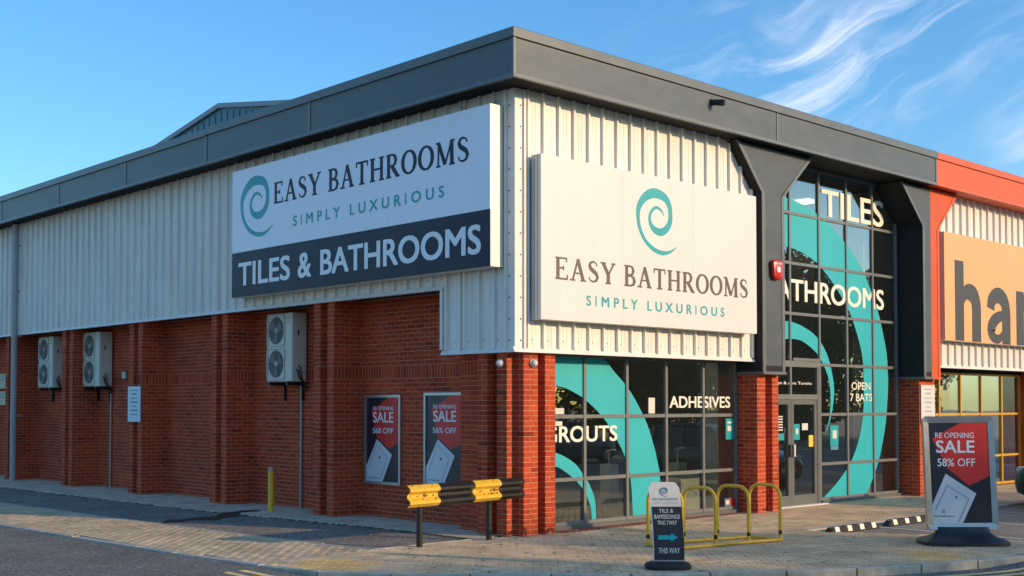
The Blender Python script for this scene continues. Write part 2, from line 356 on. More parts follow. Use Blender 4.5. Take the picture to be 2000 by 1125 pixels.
def empty(name, loc=(0, 0, 0), rz=0):
    o = bpy.data.objects.new(name, None); COL.objects.link(o); o.location = loc; o.rotation_euler = (0, 0, rz); o.empty_display_size = .2
    return o
def tag(o, label=None, cat=None, group=None, kind=None):
    if label: o['label'] = label
    if cat: o['category'] = cat
    if group: o['group'] = group
    if kind: o['kind'] = kind
    return o
def copy_tree(o, parent=None):
    c = o.copy(); COL.objects.link(c)
    if parent is not None: c.parent = parent
    for ch in [k for k in o.children]: copy_tree(ch, c)
    return c
# frames (origin, u, v, outward normal) for things printed or fixed on a facade
FRONT = lambda y: ((0, y, 0), (1, 0, 0), (0, 0, 1), (0, -1, 0))
SIDE = lambda x: ((x, 0, 0), (0, -1, 0), (0, 0, 1), (-1, 0, 0))       # u = -y
def rect(u0, u1, v0, v1): return [(u0, v0), (u1, v0), (u1, v1), (u0, v1)]
_txt = {}
def text_polys(txt, bold, space):
    key = (txt, space)
    if key not in _txt:
        c = bpy.data.curves.new('t', 'FONT'); c.body = txt; c.size = 1; c.space_character = space; c.resolution_u = 4; c.fill_mode = 'FRONT'
        o = bpy.data.objects.new('t', c); COL.objects.link(o)
        bpy.context.view_layer.update()
        me = bpy.data.meshes.new_from_object(o.evaluated_get(bpy.context.evaluated_depsgraph_get()))
        v = [(p.co.x, p.co.y) for p in me.vertices]; f = [tuple(p.vertices) for p in me.polygons]
        bpy.data.objects.remove(o); bpy.data.curves.remove(c); bpy.data.meshes.remove(me)
        _txt[key] = (v, f)
    return _txt[key]
def text(mb, txt, F, u0, u1, v0, v1, d, bold=.012, space=1., skew=0.):
    """lettering fitted to the box u0..u1, v0..v1 of frame F, d proud of it; weight from offset strikes"""
    v, f = text_polys(txt, 0, space)
    xs = [p[0] for p in v]; ys = [p[1] for p in v]; a, b, c, e = min(xs), max(xs), min(ys), max(ys)
    O, U, V, N = map(Vector, F); bx = bold / (e - c) * (v1 - v0) * .8
    u0 += bx; u1 -= bx; v0 += bx * .6; v1 -= bx * .6
    flip = U.cross(V).dot(N) < 0
    for k, (sx, sy) in enumerate([(0, 0)] if bold == 0 else [(-1, -.6), (1, .6), (-1, .6), (1, -.6), (0, 0)]):
        i = len(mb.v)
        for x, y in v:
            uu = u0 + (x - a) / (b - a) * (u1 - u0) + sx * bx; vv = v0 + (y - c) / (e - c) * (v1 - v0) + sy * bx + skew * (uu - u0)
            mb.v.append(tuple(O + U * uu + V * vv + N * (d + .0003 * k)))
        for q in f: mb.f.append(tuple(i + k_ for k_ in (reversed(q) if flip else q))); mb.mi.append(mb.cur)
    return mb
# hand-built serif capitals: strokes (points, widths), cap height 1
def _bowl(x, y0, y1, w, t): return ([(x, y1 - .035), (x + w * .55, y1 - .035), (x + w * .88, y1 - (y1 - y0) * .2), (x + w, (y0 + y1) / 2), (x + w * .88, y0 + (y1 - y0) * .2), (x + w * .55, y0 + .035), (x, y0 + .035)], [.07, .075, t * .8, t, t * .8, .075, .07])
def _ser(x, y, h=.16): return ([(x - h, y), (x + h, y)], .06)
GLY = {
 'E': (.78, [([(.18, 0), (.18, 1)], .15), ([(.04, .966), (.70, .966)], .068), ([(.18, .52), (.5, .52)], .068), ([(.04, .034), (.74, .034)], .068), ([(.675, .79), (.675, 1)], .055), ([(.5, .42), (.5, .62)], .055), ([(.715, 0), (.715, .23)], .055)]),
 'A': (.94, [([(.15, .03), (.46, 1)], .075), ([(.45, 1), (.77, .03)], .15), ([(.25, .35), (.66, .35)], .06), _ser(.14, .03), _ser(.77, .03)]),
 'S': (.68, [([(.55, .76), (.50, .90), (.34, .965), (.17, .91), (.11, .77), (.18, .63), (.34, .53), (.51, .42), (.58, .26), (.51, .10), (.33, .035), (.15, .09), (.08, .24)], [.05, .06, .07, .10, .135, .15, .16, .15, .135, .10, .07, .06, .05])]),
 'Y': (.92, [([(.15, .97), (.46, .45)], .145), ([(.80, .97), (.49, .45)], .075), ([(.46, 0), (.46, .47)], .15), _ser(.15, .97), _ser(.79, .97, .13), _ser(.46, .03, .18)]),
 'B': (.78, [([(.18, 0), (.18, 1)], .15), _bowl(.18, .50, 1, .42, .14), _bowl(.18, 0, .535, .49, .15), ([(.03, .97), (.2, .97)], .06), ([(.03, .03), (.2, .03)], .06)]),
 'T': (.84, [([(.42, 0), (.42, 1)], .15), ([(.03, .966), (.81, .966)], .068), ([(.055, .77), (.055, 1)], .055), ([(.785, .77), (.785, 1)], .055), _ser(.42, .03, .18)]),
 'H': (.94, [([(.18, 0), (.18, 1)], .15), ([(.76, 0), (.76, 1)], .15), ([(.18, .51), (.76, .51)], .068), _ser(.18, .03), _ser(.18, .97), _ser(.76, .03), _ser(.76, .97)]),
 'R': (.88, [([(.18, 0), (.18, 1)], .15), _bowl(.18, .46, 1, .45, .145), ([(.40, .48), (.74, .03)], .15), _ser(.18, .03), ([(.03, .97), (.2, .97)], .06), ([(.68, .03), (.88, .03)], .06)]),
 'O': (.92, [([(.46 + .375 * math.cos(2 * math.pi * k / 28), .5 + .465 * math.sin(2 * math.pi * k / 28)) for k in range(29)], [.07 + .09 * abs(math.cos(2 * math.pi * k / 28)) ** 1.5 for k in range(29)])]),
 'M': (1.12, [([(.16, 0), (.18, 1)], .075), ([(.17, .98), (.55, .06)], .14), ([(.55, .06), (.92, .98)], .07), ([(.94, 0), (.92, 1)], .15), _ser(.16, .03, .13), _ser(.94, .03), ([(.02, .97), (.2, .97)], .06), ([(.9, .97), (1.09, .97)], .06)]),
}
def serif(txt, F, u0, u1, v0, v1, d, m, parent, track=.10):
    tot = sum(.42 if c == ' ' else GLY[c][0] + track for c in txt) - track
    sx, sy = (u1 - u0) / tot, v1 - v0; x = 0; k = 0
    O, U, V, N = map(Vector, F)
    F2 = (tuple(O + U * u0 + V * v0), tuple(U * sx), tuple(V * sy), tuple(N))
    for c in txt:
        if c == ' ': x += .42; continue
        mb = MB()
        for pts, w in GLY[c][1]:
            k += 1; mb.ribbon([(p[0] + x, p[1]) for p in pts], [q * 1.28 for q in w] if isinstance(w, (list, tuple)) else w * 1.28, F2, d - .004, d + .0004 * (k % 9))
        mb.build('serif_letter', m, parent); x += GLY[c][0] + track
SP = [(782, 398, 3), (770, 370, 8), (742, 352, 11), (718, 370, 12), (706, 405, 14), (712, 445, 18), (735, 475, 24), (768, 485, 27), (798, 465, 25), (815, 430, 23), (818, 390, 22), (812, 340, 24), (785, 295, 30), (728, 275, 35), (680, 300, 30), (650, 350, 24), (645, 405, 18), (655, 470, 16), (685, 535, 15), (730, 580, 16), (775, 598, 16), (815, 592, 10), (855, 565, 1)]
def catmull(pts, n=5):
    out = []
    for k in range(len(pts) - 1):
        p = [pts[max(k - 1, 0)], pts[k], pts[k + 1], pts[min(k + 2, len(pts) - 1)]]
        for j in range(n):
            t = j / n; out.append(tuple(.5 * (2 * p[1][i] + (p[2][i] - p[0][i]) * t + (2 * p[0][i] - 5 * p[1][i] + 4 * p[2][i] - p[3][i]) * t * t + (3 * p[1][i] - p[0][i] - 3 * p[2][i] + p[3][i]) * t ** 3) for i in range(len(pts[0]))))
    return out + [pts[-1]]
def swirl(mb, F, uc, vc, w, h, d):
    q = catmull([((x - 746) / 218 * w, -((y - .13 * (x - 746)) - 432) / 349 * h, wd / 218 * w * 1.0) for x, y, wd in SP])
    mb.ribbon([(uc + a, vc + b) for a, b, c in q], [max(.002, c) for a, b, c in q], F, d - .003, d)
    return mb

# ================================================================== ground
KL = [(-4.75, 30), (-4.68, 14), (-4.58, 7.09), (-4.44, 3.08), (-4.22, .2), (-3.98, -.85), (-3.45, -1.75), (-2.75, -2.55), (-1.7, -3.45), (-.39, -4.42), (.55, -4.95), (1.5, -5.38), (2.55, -5.72), (3.85, -6.0), (6, -6.25)]
def along(poly, step):
    out = []; acc = 0; tot = sum(math.dist(poly[i], poly[i + 1]) for i in range(len(poly) - 1)); n = max(1, round(tot / step))
    for k in range(n + 1):
        t = tot * k / n; s_ = 0
        for i in range(len(poly) - 1):
            d = math.dist(poly[i], poly[i + 1])
            if s_ + d >= t - 1e-9: f = (t - s_) / d; out.append((poly[i][0] + (poly[i + 1][0] - poly[i][0]) * f, poly[i][1] + (poly[i + 1][1] - poly[i][1]) * f)); break
            s_ += d
    return out
def smooth(p, n=6): return [q for q in catmull([tuple(map(float, a)) for a in p], n)]
KLS = smooth(KL)
def kerb_drop(p):      # how far the road lies below the pavement along the kerb line
    t = min(1, max(0, (.2 - p[1]) / 1.6)); u_ = min(1, max(0, (3.9 - p[0]) / 1.3)) if p[1] < -4.5 else 1
    return .018 + .085 * (t * t * (3 - 2 * t)) * u_
def offset(poly, d):   # to the road side (left of travel is road here: compute by normal)
    o = []
    for k, p in enumerate(poly):
        a, b = poly[max(k - 1, 0)], poly[min(k + 1, len(poly) - 1)]
        l = math.dist(a, b); tx, ty = (b[0] - a[0]) / l, (b[1] - a[1]) / l
        o.append((p[0] + ty * d, p[1] - tx * d))
    return o
def sheet(name, poly, z, m):
    mb = MB(); mb.quad(*[(x, y, z) for x, y in poly]); return mb.build(name, m)
gr = MB().quad((-400, -400, -.16), (400, -400, -.16), (400, 400, -.16), (-400, 400, -.16)).build('ground', FARGROUND); tag(gr, kind='structure')
# road: follows the kerb, level dropping from the crossing on the left to the full kerb height in front
rb = MB(); rings = [KLS] + [offset(KLS, d) for d in (.6, 2, 5, 9)]     # positive offsets lie on the road side
for a, b in zip(rings, rings[1:]):
    for k in range(len(KLS) - 1):
        z0, z1 = -kerb_drop(KLS[k]), -kerb_drop(KLS[k + 1])
        rb.quad((*a[k], z0), (*a[k + 1], z1), (*b[k + 1], z1 - .001), (*b[k], z0 - .001))
road = rb.build('road', ASPHALT); tag(road, kind='structure')
for dd in (.28, .50):
    y = MB(); ln = offset(KLS, dd); l2 = offset(KLS, dd + .1)
    for k in range(len(KLS) - 1):
        if KLS[k][1] > .05: continue
        z0, z1 = -kerb_drop(KLS[k]) + .005, -kerb_drop(KLS[k + 1]) + .005
        y.quad((*ln[k], z0), (*ln[k + 1], z1), (*l2[k + 1], z1), (*l2[k], z0))
    tag(y.build('yellow_line', ROADYEL, road))
# kerb stones, one by one
kerb = empty('kerb', (-4, -1, 0)); tag(kerb, kind='structure')
kp = along(KLS, .9)
for k in range(len(kp) - 1):
    (ax, ay), (bx, by) = kp[k], kp[k + 1]; l = math.dist(kp[k], kp[k + 1]); tx, ty = (bx - ax) / l, (by - ay) / l
    g = .013; nx, ny = -ty, tx   # towards the pavement
    A = (ax + tx * g, ay + ty * g); B_ = (bx - tx * g, by - ty * g); w = .125
    jz = random.uniform(-.006, .006)
    prof = [(0, -.14), (0, -.012), (.012, 0), (w, 0), (w, -.14)]
    m_ = MB(); i = 0
    for (x, y_) in (A, B_):
        for o_, z in prof: m_.v.append((x + nx * o_, y_ + ny * o_, z + jz))
    n = len(prof)
    for j in range(n): m_.f.append((j, (j + 1) % n, n + (j + 1) % n, n + j)); m_.mi.append(0)
    m_.f.append(tuple(range(n))); m_.f.append(tuple(range(n, 2 * n))); m_.mi += [0, 0]
    m_.build('kerb_stone', KERB, kerb)
# pavement bed and its blocks
pav = empty('pavement', (0, -2, 0)); tag(pav, kind='structure')
def inside(p, poly):
    c = False; n = len(poly)
    for i in range(n):
        (x0, y0), (x1, y1) = poly[i], poly[i - 1]
        if (y0 > p[1]) != (y1 > p[1]) and p[0] < (x1 - x0) * (p[1] - y0) / (y1 - y0) + x0: c = not c
    return c
inner = offset(KLS, -.14)
ASPH_IN = [(-3.15, 30), (-3.02, 14), (-2.97, 11.4), (-2.75, 6.3), (-2.47, 2.08), (-2.30, .34)]   # edge of the asphalt lane
strip = [p for p in inner if p[1] > .1] + [(inner[[i for i, p in enumerate(inner) if p[1] > .1][-1] + 1])] + [(-2.30, .34)] + ASPH_IN[::-1][1:]
PARK = [(3.95, -2.28), (30, -2.28), (30, -14), (5.4, -14), (5.0, -6.0), (4.75, -3.9)]
front = [p for p in inner if p[1] <= .34] + [(5.0, -6.05), (4.75, -3.9), (3.95, -2.28), (3.95, -2.14), (26, -2.14), (26, .5), (.9, .5), (.9, .3), (-2.30, .34)]
bed = MB(); bed.quad(*[(x, y, -.014) for x, y in front]); bed.build('paving_bed', JOINT, pav)
bed = MB(); bed.quad(*[(x, y, -.0145) for x, y in strip]); bed.build('paving_bed', JOINT, pav)
TACT = [[(1.75, -5.2), (2.55, -4.62), (3.15, -4.95), (2.35, -5.52)], [(-4.1, -.4), (-3.3, .05), (-3.0, -.72), (-3.62, -1.2)]]
cand = []
def lay(poly, ang, w=.2, h=.1, seed=0):
    rr = random.Random(seed); c, s_ = math.cos(ang), math.sin(ang)
    xs = [p[0] for p in poly]; ys = [p[1] for p in poly]
    us = [x * c + y * s_ for x, y in poly]; vs_ = [-x * s_ + y * c for x, y in poly]
    v = math.floor(min(vs_) / h) * h; row = 0
    while v < max(vs_):
        u = math.floor(min(us) / w) * w + (row % 2) * w / 2
        while u < max(us):
            cx, cy = u + w / 2, v + h / 2; x, y = cx * c - cy * s_, cx * s_ + cy * c
            if inside((x, y), poly):
                d = (Vector((x, y, 0)) - CAM)
                rel = math.atan2(d.y, d.x)
                if R(46.576 - 27) < rel < R(46.576 + 27) and x < 19 and y < 19: cand.append((d.length, x, y, ang, rr.uniform(-.0012, .0012), rr.uniform(-.012, .012)))
            u += w
        v += h; row += 1
lay(front, R(-43.4), seed=3); lay(strip, R(91.5), seed=4)
cand.sort()
W2, H2, Z0 = .0945, .0445, -.05
def paver_verts(x, y, a, dz, ta):
    c, s_ = math.cos(a + ta), math.sin(a + ta); o = []
    for (u, v, z) in ((-W2, -H2, Z0), (W2, -H2, Z0), (W2, H2, Z0), (-W2, H2, Z0), (-W2, -H2, -.006), (W2, -H2, -.006), (W2, H2, -.006), (-W2, H2, -.006), (-W2 + .005, -H2 + .005, 0), (W2 - .005, -H2 + .005, 0), (W2 - .005, H2 - .005, 0), (-W2 + .005, H2 - .005, 0)):
        o.append((x + u * c - v * s_, y + u * s_ + v * c, z + dz))
    return o
PF = [(0, 1, 5, 4), (1, 2, 6, 5), (2, 3, 7, 6), (3, 0, 4, 7), (4, 5, 9, 8), (5, 6, 10, 9), (6, 7, 11, 10), (7, 4, 8, 11), (8, 9, 10, 11)]
def paver_material(x, y):
    if any(inside((x, y), t) for t in TACT): return 1
    return 2 if (y > .05 and .9 < x < 5.8) else 0
pm = bpy.data.meshes.new('paver'); pm.from_pydata(paver_verts(0, 0, 0, 0, 0), [], PF); pm.materials.append(PAVER)
pm2 = pm.copy(); pm2.materials[0] = TACTILE
fm = MB(); npv = 0
for (d, x, y, a, dz, ta) in cand:
    k = paver_material(x, y)
    if npv < 300 and d > 12.55 and k < 2:
        o = bpy.data.objects.new('paver', pm if k == 0 else pm2); COL.objects.link(o); o.parent = pav
        o.location = (x, y + 2, dz); o.rotation_euler = (0, 0, a + ta); npv += 1
    else:
        i = len(fm.v); fm.v += paver_verts(x, y, a, dz, ta); fm.f += [tuple(i + q for q in f) for f in PF]; fm.mi += [k] * len(PF)
fm.build('paver_field', [PAVER, TACTILE, PAVERRED], pav, kind='stuff')
# asphalt lane beside the wall, its edging, concrete apron slabs
lane = MB(); lane.quad(*[(x, y, -.02) for x, y in [(-1.35, 30), (-1.18, 16.2), (-.92, 7.22), (-.42, 1.99), (-.44, .34)] + ASPH_IN[::-1]])
tag(lane.build('lane', LANE), kind='structure')
edg = empty('edging', (-2.5, 3, 0)); tag(edg, kind='structure')
ep = along([(-.46, .31), (-2.36, .31)], .95)[:] ; e2 = along([(-2.30, .34), (-2.47, 2.08), (-2.75, 6.3), (-2.97, 11.4), (-3.02, 14), (-3.15, 30)], .95)
for P_ in (ep, e2):
    for a, b in zip(P_, P_[1:]):
        l = math.dist(a, b); tx, ty = (b[0] - a[0]) / l, (b[1] - a[1]) / l; nx, ny = -ty * .03, tx * .03; g = .004
        q = [(a[0] + tx * g + nx, a[1] + ty * g + ny), (b[0] - tx * g + nx, b[1] - ty * g + ny), (b[0] - tx * g - nx, b[1] - ty * g - ny), (a[0] + tx * g - nx, a[1] + ty * g - ny)]
        MB().prism(q, (0, 0, 0), (1, 0, 0), (0, 1, 0), (0, 0, 1), -.08, .004 + random.uniform(-.003, .003)).build('edging_stone', KERB, edg)
apr = empty('apron', (-.2, 6, 0)); tag(apr, kind='structure')
ae = [(-.44, .40), (-.42, 1.99), (-.92, 7.22), (-1.18, 16.2), (-1.35, 30)]
def ae_x(y):
    for (x0, y0), (x1, y1) in zip(ae, ae[1:]):
        if y0 <= y <= y1: return x0 + (x1 - x0) * (y - y0) / (y1 - y0)
    return ae[0][0]
yy = .40
while yy < 29:
    y1 = yy + 1.76
    q = [(ae_x(yy), yy + .006), (.72, yy + .006), (.72, y1 - .006), (ae_x(y1), y1 - .006)]
    MB().prism(q, (0, 0, 0), (1, 0, 0), (0, 1, 0), (0, 0, 1), -.12, -.004 + random.uniform(-.003, .003)).build('concrete_slab', CONCRETE, apr); yy = y1
# moss and grit along the apron's edge
ms = MB(); rr = random.Random(5)
for k in range(420):
    y = .5 + 16 * rr.random() ** 1.3; x = ae_x(y) + rr.gauss(-.02, .025); s_ = rr.uniform(.01, .04)
    if rr.random() < .5 and 3 < y: continue
    ms.quad((x - s_, y - s_ * 1.6, -.0165), (x + s_ * .8, y - s_, -.016), (x + s_, y + s_ * 1.5, -.004), (x - s_, y + s_, -.016))
tag(ms.build('moss', MOSS), 'patches of moss along the edge of the concrete apron', 'moss', kind='stuff')
# wet run-off from the bollard across the lane
st = []
for k in range(26):
    t = k / 25; st.append((-.2 - 2.3 * t, 6.5 - .9 * t + .12 * math.sin(9 * t), (.10 + .16 * math.sin(3.1 * t)) * (1 + .35 * math.sin(23 * t))))
w_ = MB()
for a, b in zip(st, st[1:]): w_.quad((a[0], a[1] - a[2], .0005 if a[0] > -.86 else -.0155), (b[0], b[1] - b[2], .0005 if b[0] > -.86 else -.0155), (b[0], b[1] + b[2], .0005 if b[0] > -.86 else -.0155), (a[0], a[1] + a[2], .0005 if a[0] > -.86 else -.0155))
w_.build('stain', WETSTAIN, bpy.data.objects['lane'])
lt = MB(); rl = random.Random(31)
for k in range(70):
    y = rl.uniform(.6, 13); x = rl.uniform(ae_x(y) - 1.3, ae_x(y) - .05) if k % 3 else rl.uniform(-.3, .5); s_ = rl.uniform(.006, .03); a_ = rl.uniform(0, 3.1); c_, d_ = math.cos(a_) * s_, math.sin(a_) * s_ * .6; z = -.012 if k % 3 else .004
    lt.quad((x - c_, y - d_, z), (x + d_, y - c_ * .5, z + .004), (x + c_, y + d_, z + .002), (x - d_, y + c_ * .5, z + .003))
tag(lt.build('litter', WHITEGREY), 'small pale scraps scattered on the lane beside the wall', 'litter', kind='stuff')
gm = MB()
for k in range(160):
    x, y = rl.uniform(-3, 5), rl.uniform(-4.8, .2)
    if not inside((x, y), front): continue
    r_ = rl.uniform(.012, .032); gm.lathe([(0, .0025), (r_, .0022)], (x, y, .0006), (0, 0, 1), 7)
gm.build('gum_spots', WETSTAIN, pav, kind='stuff')
# parking bays, kerb in front of the shop pavement, painted lines
pk = MB().quad(*[(x, y, -.035) for x, y in PARK]).build('parking_area', PARKASPH); tag(pk, kind='structure')
for x in (5.5, 7.5, 9.55):
    MB().quad((x - .05, -2.5, -.030), (x + .05, -2.5, -.030), (x + .05 - .1, -7.2, -.030), (x - .05 - .1, -7.2, -.030)).build('bay_line', ROADWHITE, pk)
fk = empty('parking_kerb', (4, -2.2, 0)); tag(fk, kind='structure')
x = 3.95
while x < 26:
    MB().box(x + .005, x + .91, -2.275, -2.145, -.13, .004 + random.uniform(-.003, .003)).build('kerb_stone', KERB, fk); x += .915

# ================================================================== main shop building
FX, FZ0, FZ1 = .45, 6.47, 7.18           # eaves overhang and fascia heights
ZLOW, ZSIDE = 2.71, 3.71                 # bottoms of the metal cladding
SPLIT = 11.70                            # party line on the fascia
shop = empty('retail_building', (0, 0, 0))
tag(shop, 'silver-clad corner shop with slate grey eaves, red brick piers and tall glazed entrance', 'building')
# --- brickwork: plan lines traced so that the outside is on the right of travel
plan = []
yb = 27.0
side = [(.66, yb)]
for yc in (22.42, 18.9, 15.4, 11.9, 8.39, 4.85):
    side += [(.66, yc + .31), (.05, yc + .31), (.05, yc + .10), (.26, yc + .10), (.26, yc - .10), (.05, yc - .10), (.05, yc - .31), (.66, yc - .31)]
side += [(.66, 1.53), (.30, 1.53), (.30, .86), (.05, .86), (.05, .64), (.24, .64), (.24, .44), (.05, .44), (.05, .22), (.22, .22), (.22, .05), (.52, .05), (.52, .24), (.66, .24), (.66, .05), (.88, .05), (.88, .46)]
pier_e = [(5.84, .46), (5.84, -.05), (6.10, -.05), (6.10, .14), (6.30, .14), (6.30, -.05), (6.50, -.05), (6.50, .46)]
pier_p = [(11.62, .46), (11.62, -.05), (12.30, -.05), (12.30, .46)]
walls = [(side, ZSIDE + .0), (pier_e, 2.60), (pier_p, 2.60)]
PROUD, JT = .004, .013
core = empty('brick_wall', (0, 0, 0)); core.parent = shop
bricks = []
rb_ = random.Random(11)
for pl, ztop in walls:
    mor = MB()
    for k in range(len(pl) - 1):
        a, b = Vector((*pl[k], 0)), Vector((*pl[k + 1], 0)); L = (b - a).length; t = (b - a) / L; n = Vector((t.y, -t.x, 0))
        zt = ztop
        if pl is side and (a.y < .87 and b.y < .87): zt = ZLOW + .03
        # the mortar plane behind the bricks; corners butt because each plane stops at the next
        def bendsign(i_):       # + convex, - concave at plan vertex i_
            if i_ <= 0 or i_ >= len(pl) - 1: return 0
            p0, p1, p2 = pl[i_ - 1], pl[i_], pl[i_ + 1]; return math.copysign(1, (p1[0] - p0[0]) * (p2[1] - p1[1]) - (p1[1] - p0[1]) * (p2[0] - p1[0]))
        A, B_ = a - n * PROUD + t * PROUD * bendsign(k), b - n * PROUD - t * PROUD * bendsign(k + 1)
        mor.quad((*A.xy, -.08), (*B_.xy, -.08), (*B_.xy, zt), (*A.xy, zt))
        if n.x > .5 and not (pl is side): continue          # faces the camera side never shows
        if n.y > .5: continue
        z = -.05; row = 0
        while z < zt - .02:
            soldier = pl is side and abs(z - 2.35) < .001 and a.x >= .04 and not (a.y < .9 and b.y < .9)
            hh = .225 if soldier else .075
            wd = .075 if soldier else .225
            u = 0 if soldier or row % 2 == 0 else -.1125
            if L < .3: u = 0 if row % 2 == 0 else -(.225 - L / 2) if L > .12 else 0
            while u < L - .004:
                u0, u1 = max(u, 0) + (.003 if u <= 0 else JT / 2), min(u + wd, L) - (.003 if u + wd >= L else JT / 2)
                if u1 - u0 > .02:
                    z1_ = min(z + hh - JT, zt)
                    c_ = a + t * ((u0 + u1) / 2); bricks.append(((c_ + Vector((0, 0, z)) - CAM).length, c_, t, n, u1 - u0, z, z1_ - z, abs(t.dot(Vector((.726, -.687, 0))))))
                u += wd
            z += hh; row += 1
    mor.build('mortar', MORTAR, core)
# top caps close the pier heads
BF = [(0, 1, 5, 4), (1, 2, 6, 5), (3, 0, 4, 7), (4, 5, 6, 7), (3, 2, 1, 0)]
def brick_geo(w, h): return [(-w / 2, 0, 0), (w / 2, 0, 0), (w / 2, -.03, 0), (-w / 2, -.03, 0), (-w / 2, 0, h), (w / 2, 0, h), (w / 2, -.03, h), (-w / 2, -.03, h)]
bmesh_cache = {}
def brick_shared(w, h):
    key = (round(w, 3), round(h, 3))
    if key not in bmesh_cache:
        me = bpy.data.meshes.new('brick'); vv = brick_geo(w, h); e = .004
        # front face slightly eased
        fr = [(-w / 2 + e, .0035, e), (w / 2 - e, .0035, e), (w / 2 - e, .0035, h - e), (-w / 2 + e, .0035, h - e)]
        v = [(x, -y, z) for x, y, z in vv]
        me.from_pydata([(x, y, z) for x, y, z in vv] + fr, [], [(0, 3, 7, 4), (1, 5, 6, 2), (4, 7, 6, 5), (0, 1, 2, 3), (0, 8, 9, 1), (1, 9, 10, 5), (5, 10, 11, 4), (4, 11, 8, 0), (8, 11, 10, 9)])
        me.materials.append(BRICK); bmesh_cache[key] = me
    return bmesh_cache[key]
# largest in the picture first: near, and facing the camera
bricks.sort(key=lambda q: -(q[4] * q[7]) / q[0])
field = MB(); nb = 0
for d, c_, t, n, w, z, h, f_ in bricks:
    ang = math.atan2(t.y, t.x); jit = rb_.uniform(-.0012, .0012)
    visible = True
    if nb < 300 and w > .1 and c_.y < 4.4 and z > .05 and not (n.x < -.5 and c_.x > .5 and (3.3 < c_.y < 4.6 or 1.9 < c_.y < 2.9) and .5 < z < 2.1):
        o = bpy.data.objects.new('brick', brick_shared(w, h)); COL.objects.link(o); o.parent = core
        o.location = (c_.x + n.x * jit, c_.y + n.y * jit, z); o.rotation_euler = (0, 0, ang + math.pi); nb += 1
    else:
        i = len(field.v); e = .0035; pr = [0, 0]
        for (x, y, zz) in ((-w / 2, 0, 0), (w / 2, 0, 0), (w / 2, 0, h), (-w / 2, 0, h), (-w / 2 + .003, e, .003), (w / 2 - .003, e, .003), (w / 2 - .003, e, h - .003), (-w / 2 + .003, e, h - .003), (-w / 2, -.03, 0), (w / 2, -.03, 0), (w / 2, -.03, h), (-w / 2, -.03, h)):
            p = c_ + t * x + n * (y - .0035 + jit); field.v.append((p.x, p.y, z + zz))
        q = [(4, 5, 6, 7), (0, 1, 5, 4), (1, 2, 6, 5), (2, 3, 7, 6), (3, 0, 4, 7), (8, 9, 1, 0), (9, 10, 2, 1), (10, 11, 3, 2), (11, 8, 0, 3)]
        field.f += [tuple(i + j for j in r_) for r_ in q]; field.mi += [0] * len(q)
field.build('brick_field', BRICK, core, kind='stuff')
# --- cladding: ribbed sheets about a metre wide
PITCH = .325
def clad_profile(L):
    out = [(0, 0)]; u = .0
    k = 0
    while k * PITCH < L - .02:
        b = k * PITCH
        for du, h in ((.05, 0), (.055, .048), (.087, .048), (.092, 0), (.185, 0), (.192, .005), (.207, .005), (.214, 0), (.255, 0), (.262, .005), (.277, .005), (.284, 0)):
            if b + du < L: out.append((b + du, h))
        k += 1
    out.append((L, 0)); return out
def clad_sheet(F, u0, L, z0, z1, name='cladding_sheet', m=CLAD, parent=None):
    O, U, V, N = map(Vector, F); mb = MB(); pr = clad_profile(L)
    for (ua, ha), (ub, hb) in zip(pr, pr[1:]):
        p = [O + U * (u0 + ua) + N * ha, O + U * (u0 + ub) + N * hb]
        mb.quad((p[0].x, p[0].y, z0), (p[1].x, p[1].y, z0), (p[1].x, p[1].y, z1), (p[0].x, p[0].y, z1))
    return mb.build(name, m, parent)
u = .16
while u < 5.75:
    L = min(PITCH * 3, 5.80 - u); clad_sheet(FRONT(0), u, L, ZLOW + .02, FZ0 + .02, parent=shop); u += PITCH * 3
for ya_, yb_ in [(.16, .16 + PITCH * 3), (.16 + PITCH * 3, 1.56)]: clad_sheet(SIDE(0), -yb_, yb_ - ya_, ZLOW + .02, FZ0 + .02, parent=shop)
yv = 1.56
while yv < 26.9: clad_sheet(SIDE(0), -(yv + PITCH * 3), PITCH * 3, ZSIDE + .02, FZ0 + .02, parent=shop); yv += PITCH * 3
# backing, soffits under the overhang
MB().box(.012, .655, 1.62, 27, ZSIDE + .012, 6.9).build('wall_backing', DARKSOF, shop)
MB().box(.012, .655, .62, 1.618, ZLOW + .012, 6.9).build('wall_backing', DARKSOF, shop)
MB().box(.012, 5.83, .012, .618, ZLOW + .012, 6.9).build('wall_backing', DARKSOF, shop)
MB().box(.70, .74, 12.95, 27, -.1, 6.58).build('inner_wall', INTWALL, shop)
MB().box(.657, 12.2, .66, 27, 6.6, 6.9).build('roof', ROOFMAT, shop)
MB().box(-.02, 27.0 * 0 + .66, 27.0, 27.1, -.1, 6.9).build('end_wall', BRICK, shop)
tr = lambda b, name='trim', m=CLADTRIM: b.build(name, m, shop)
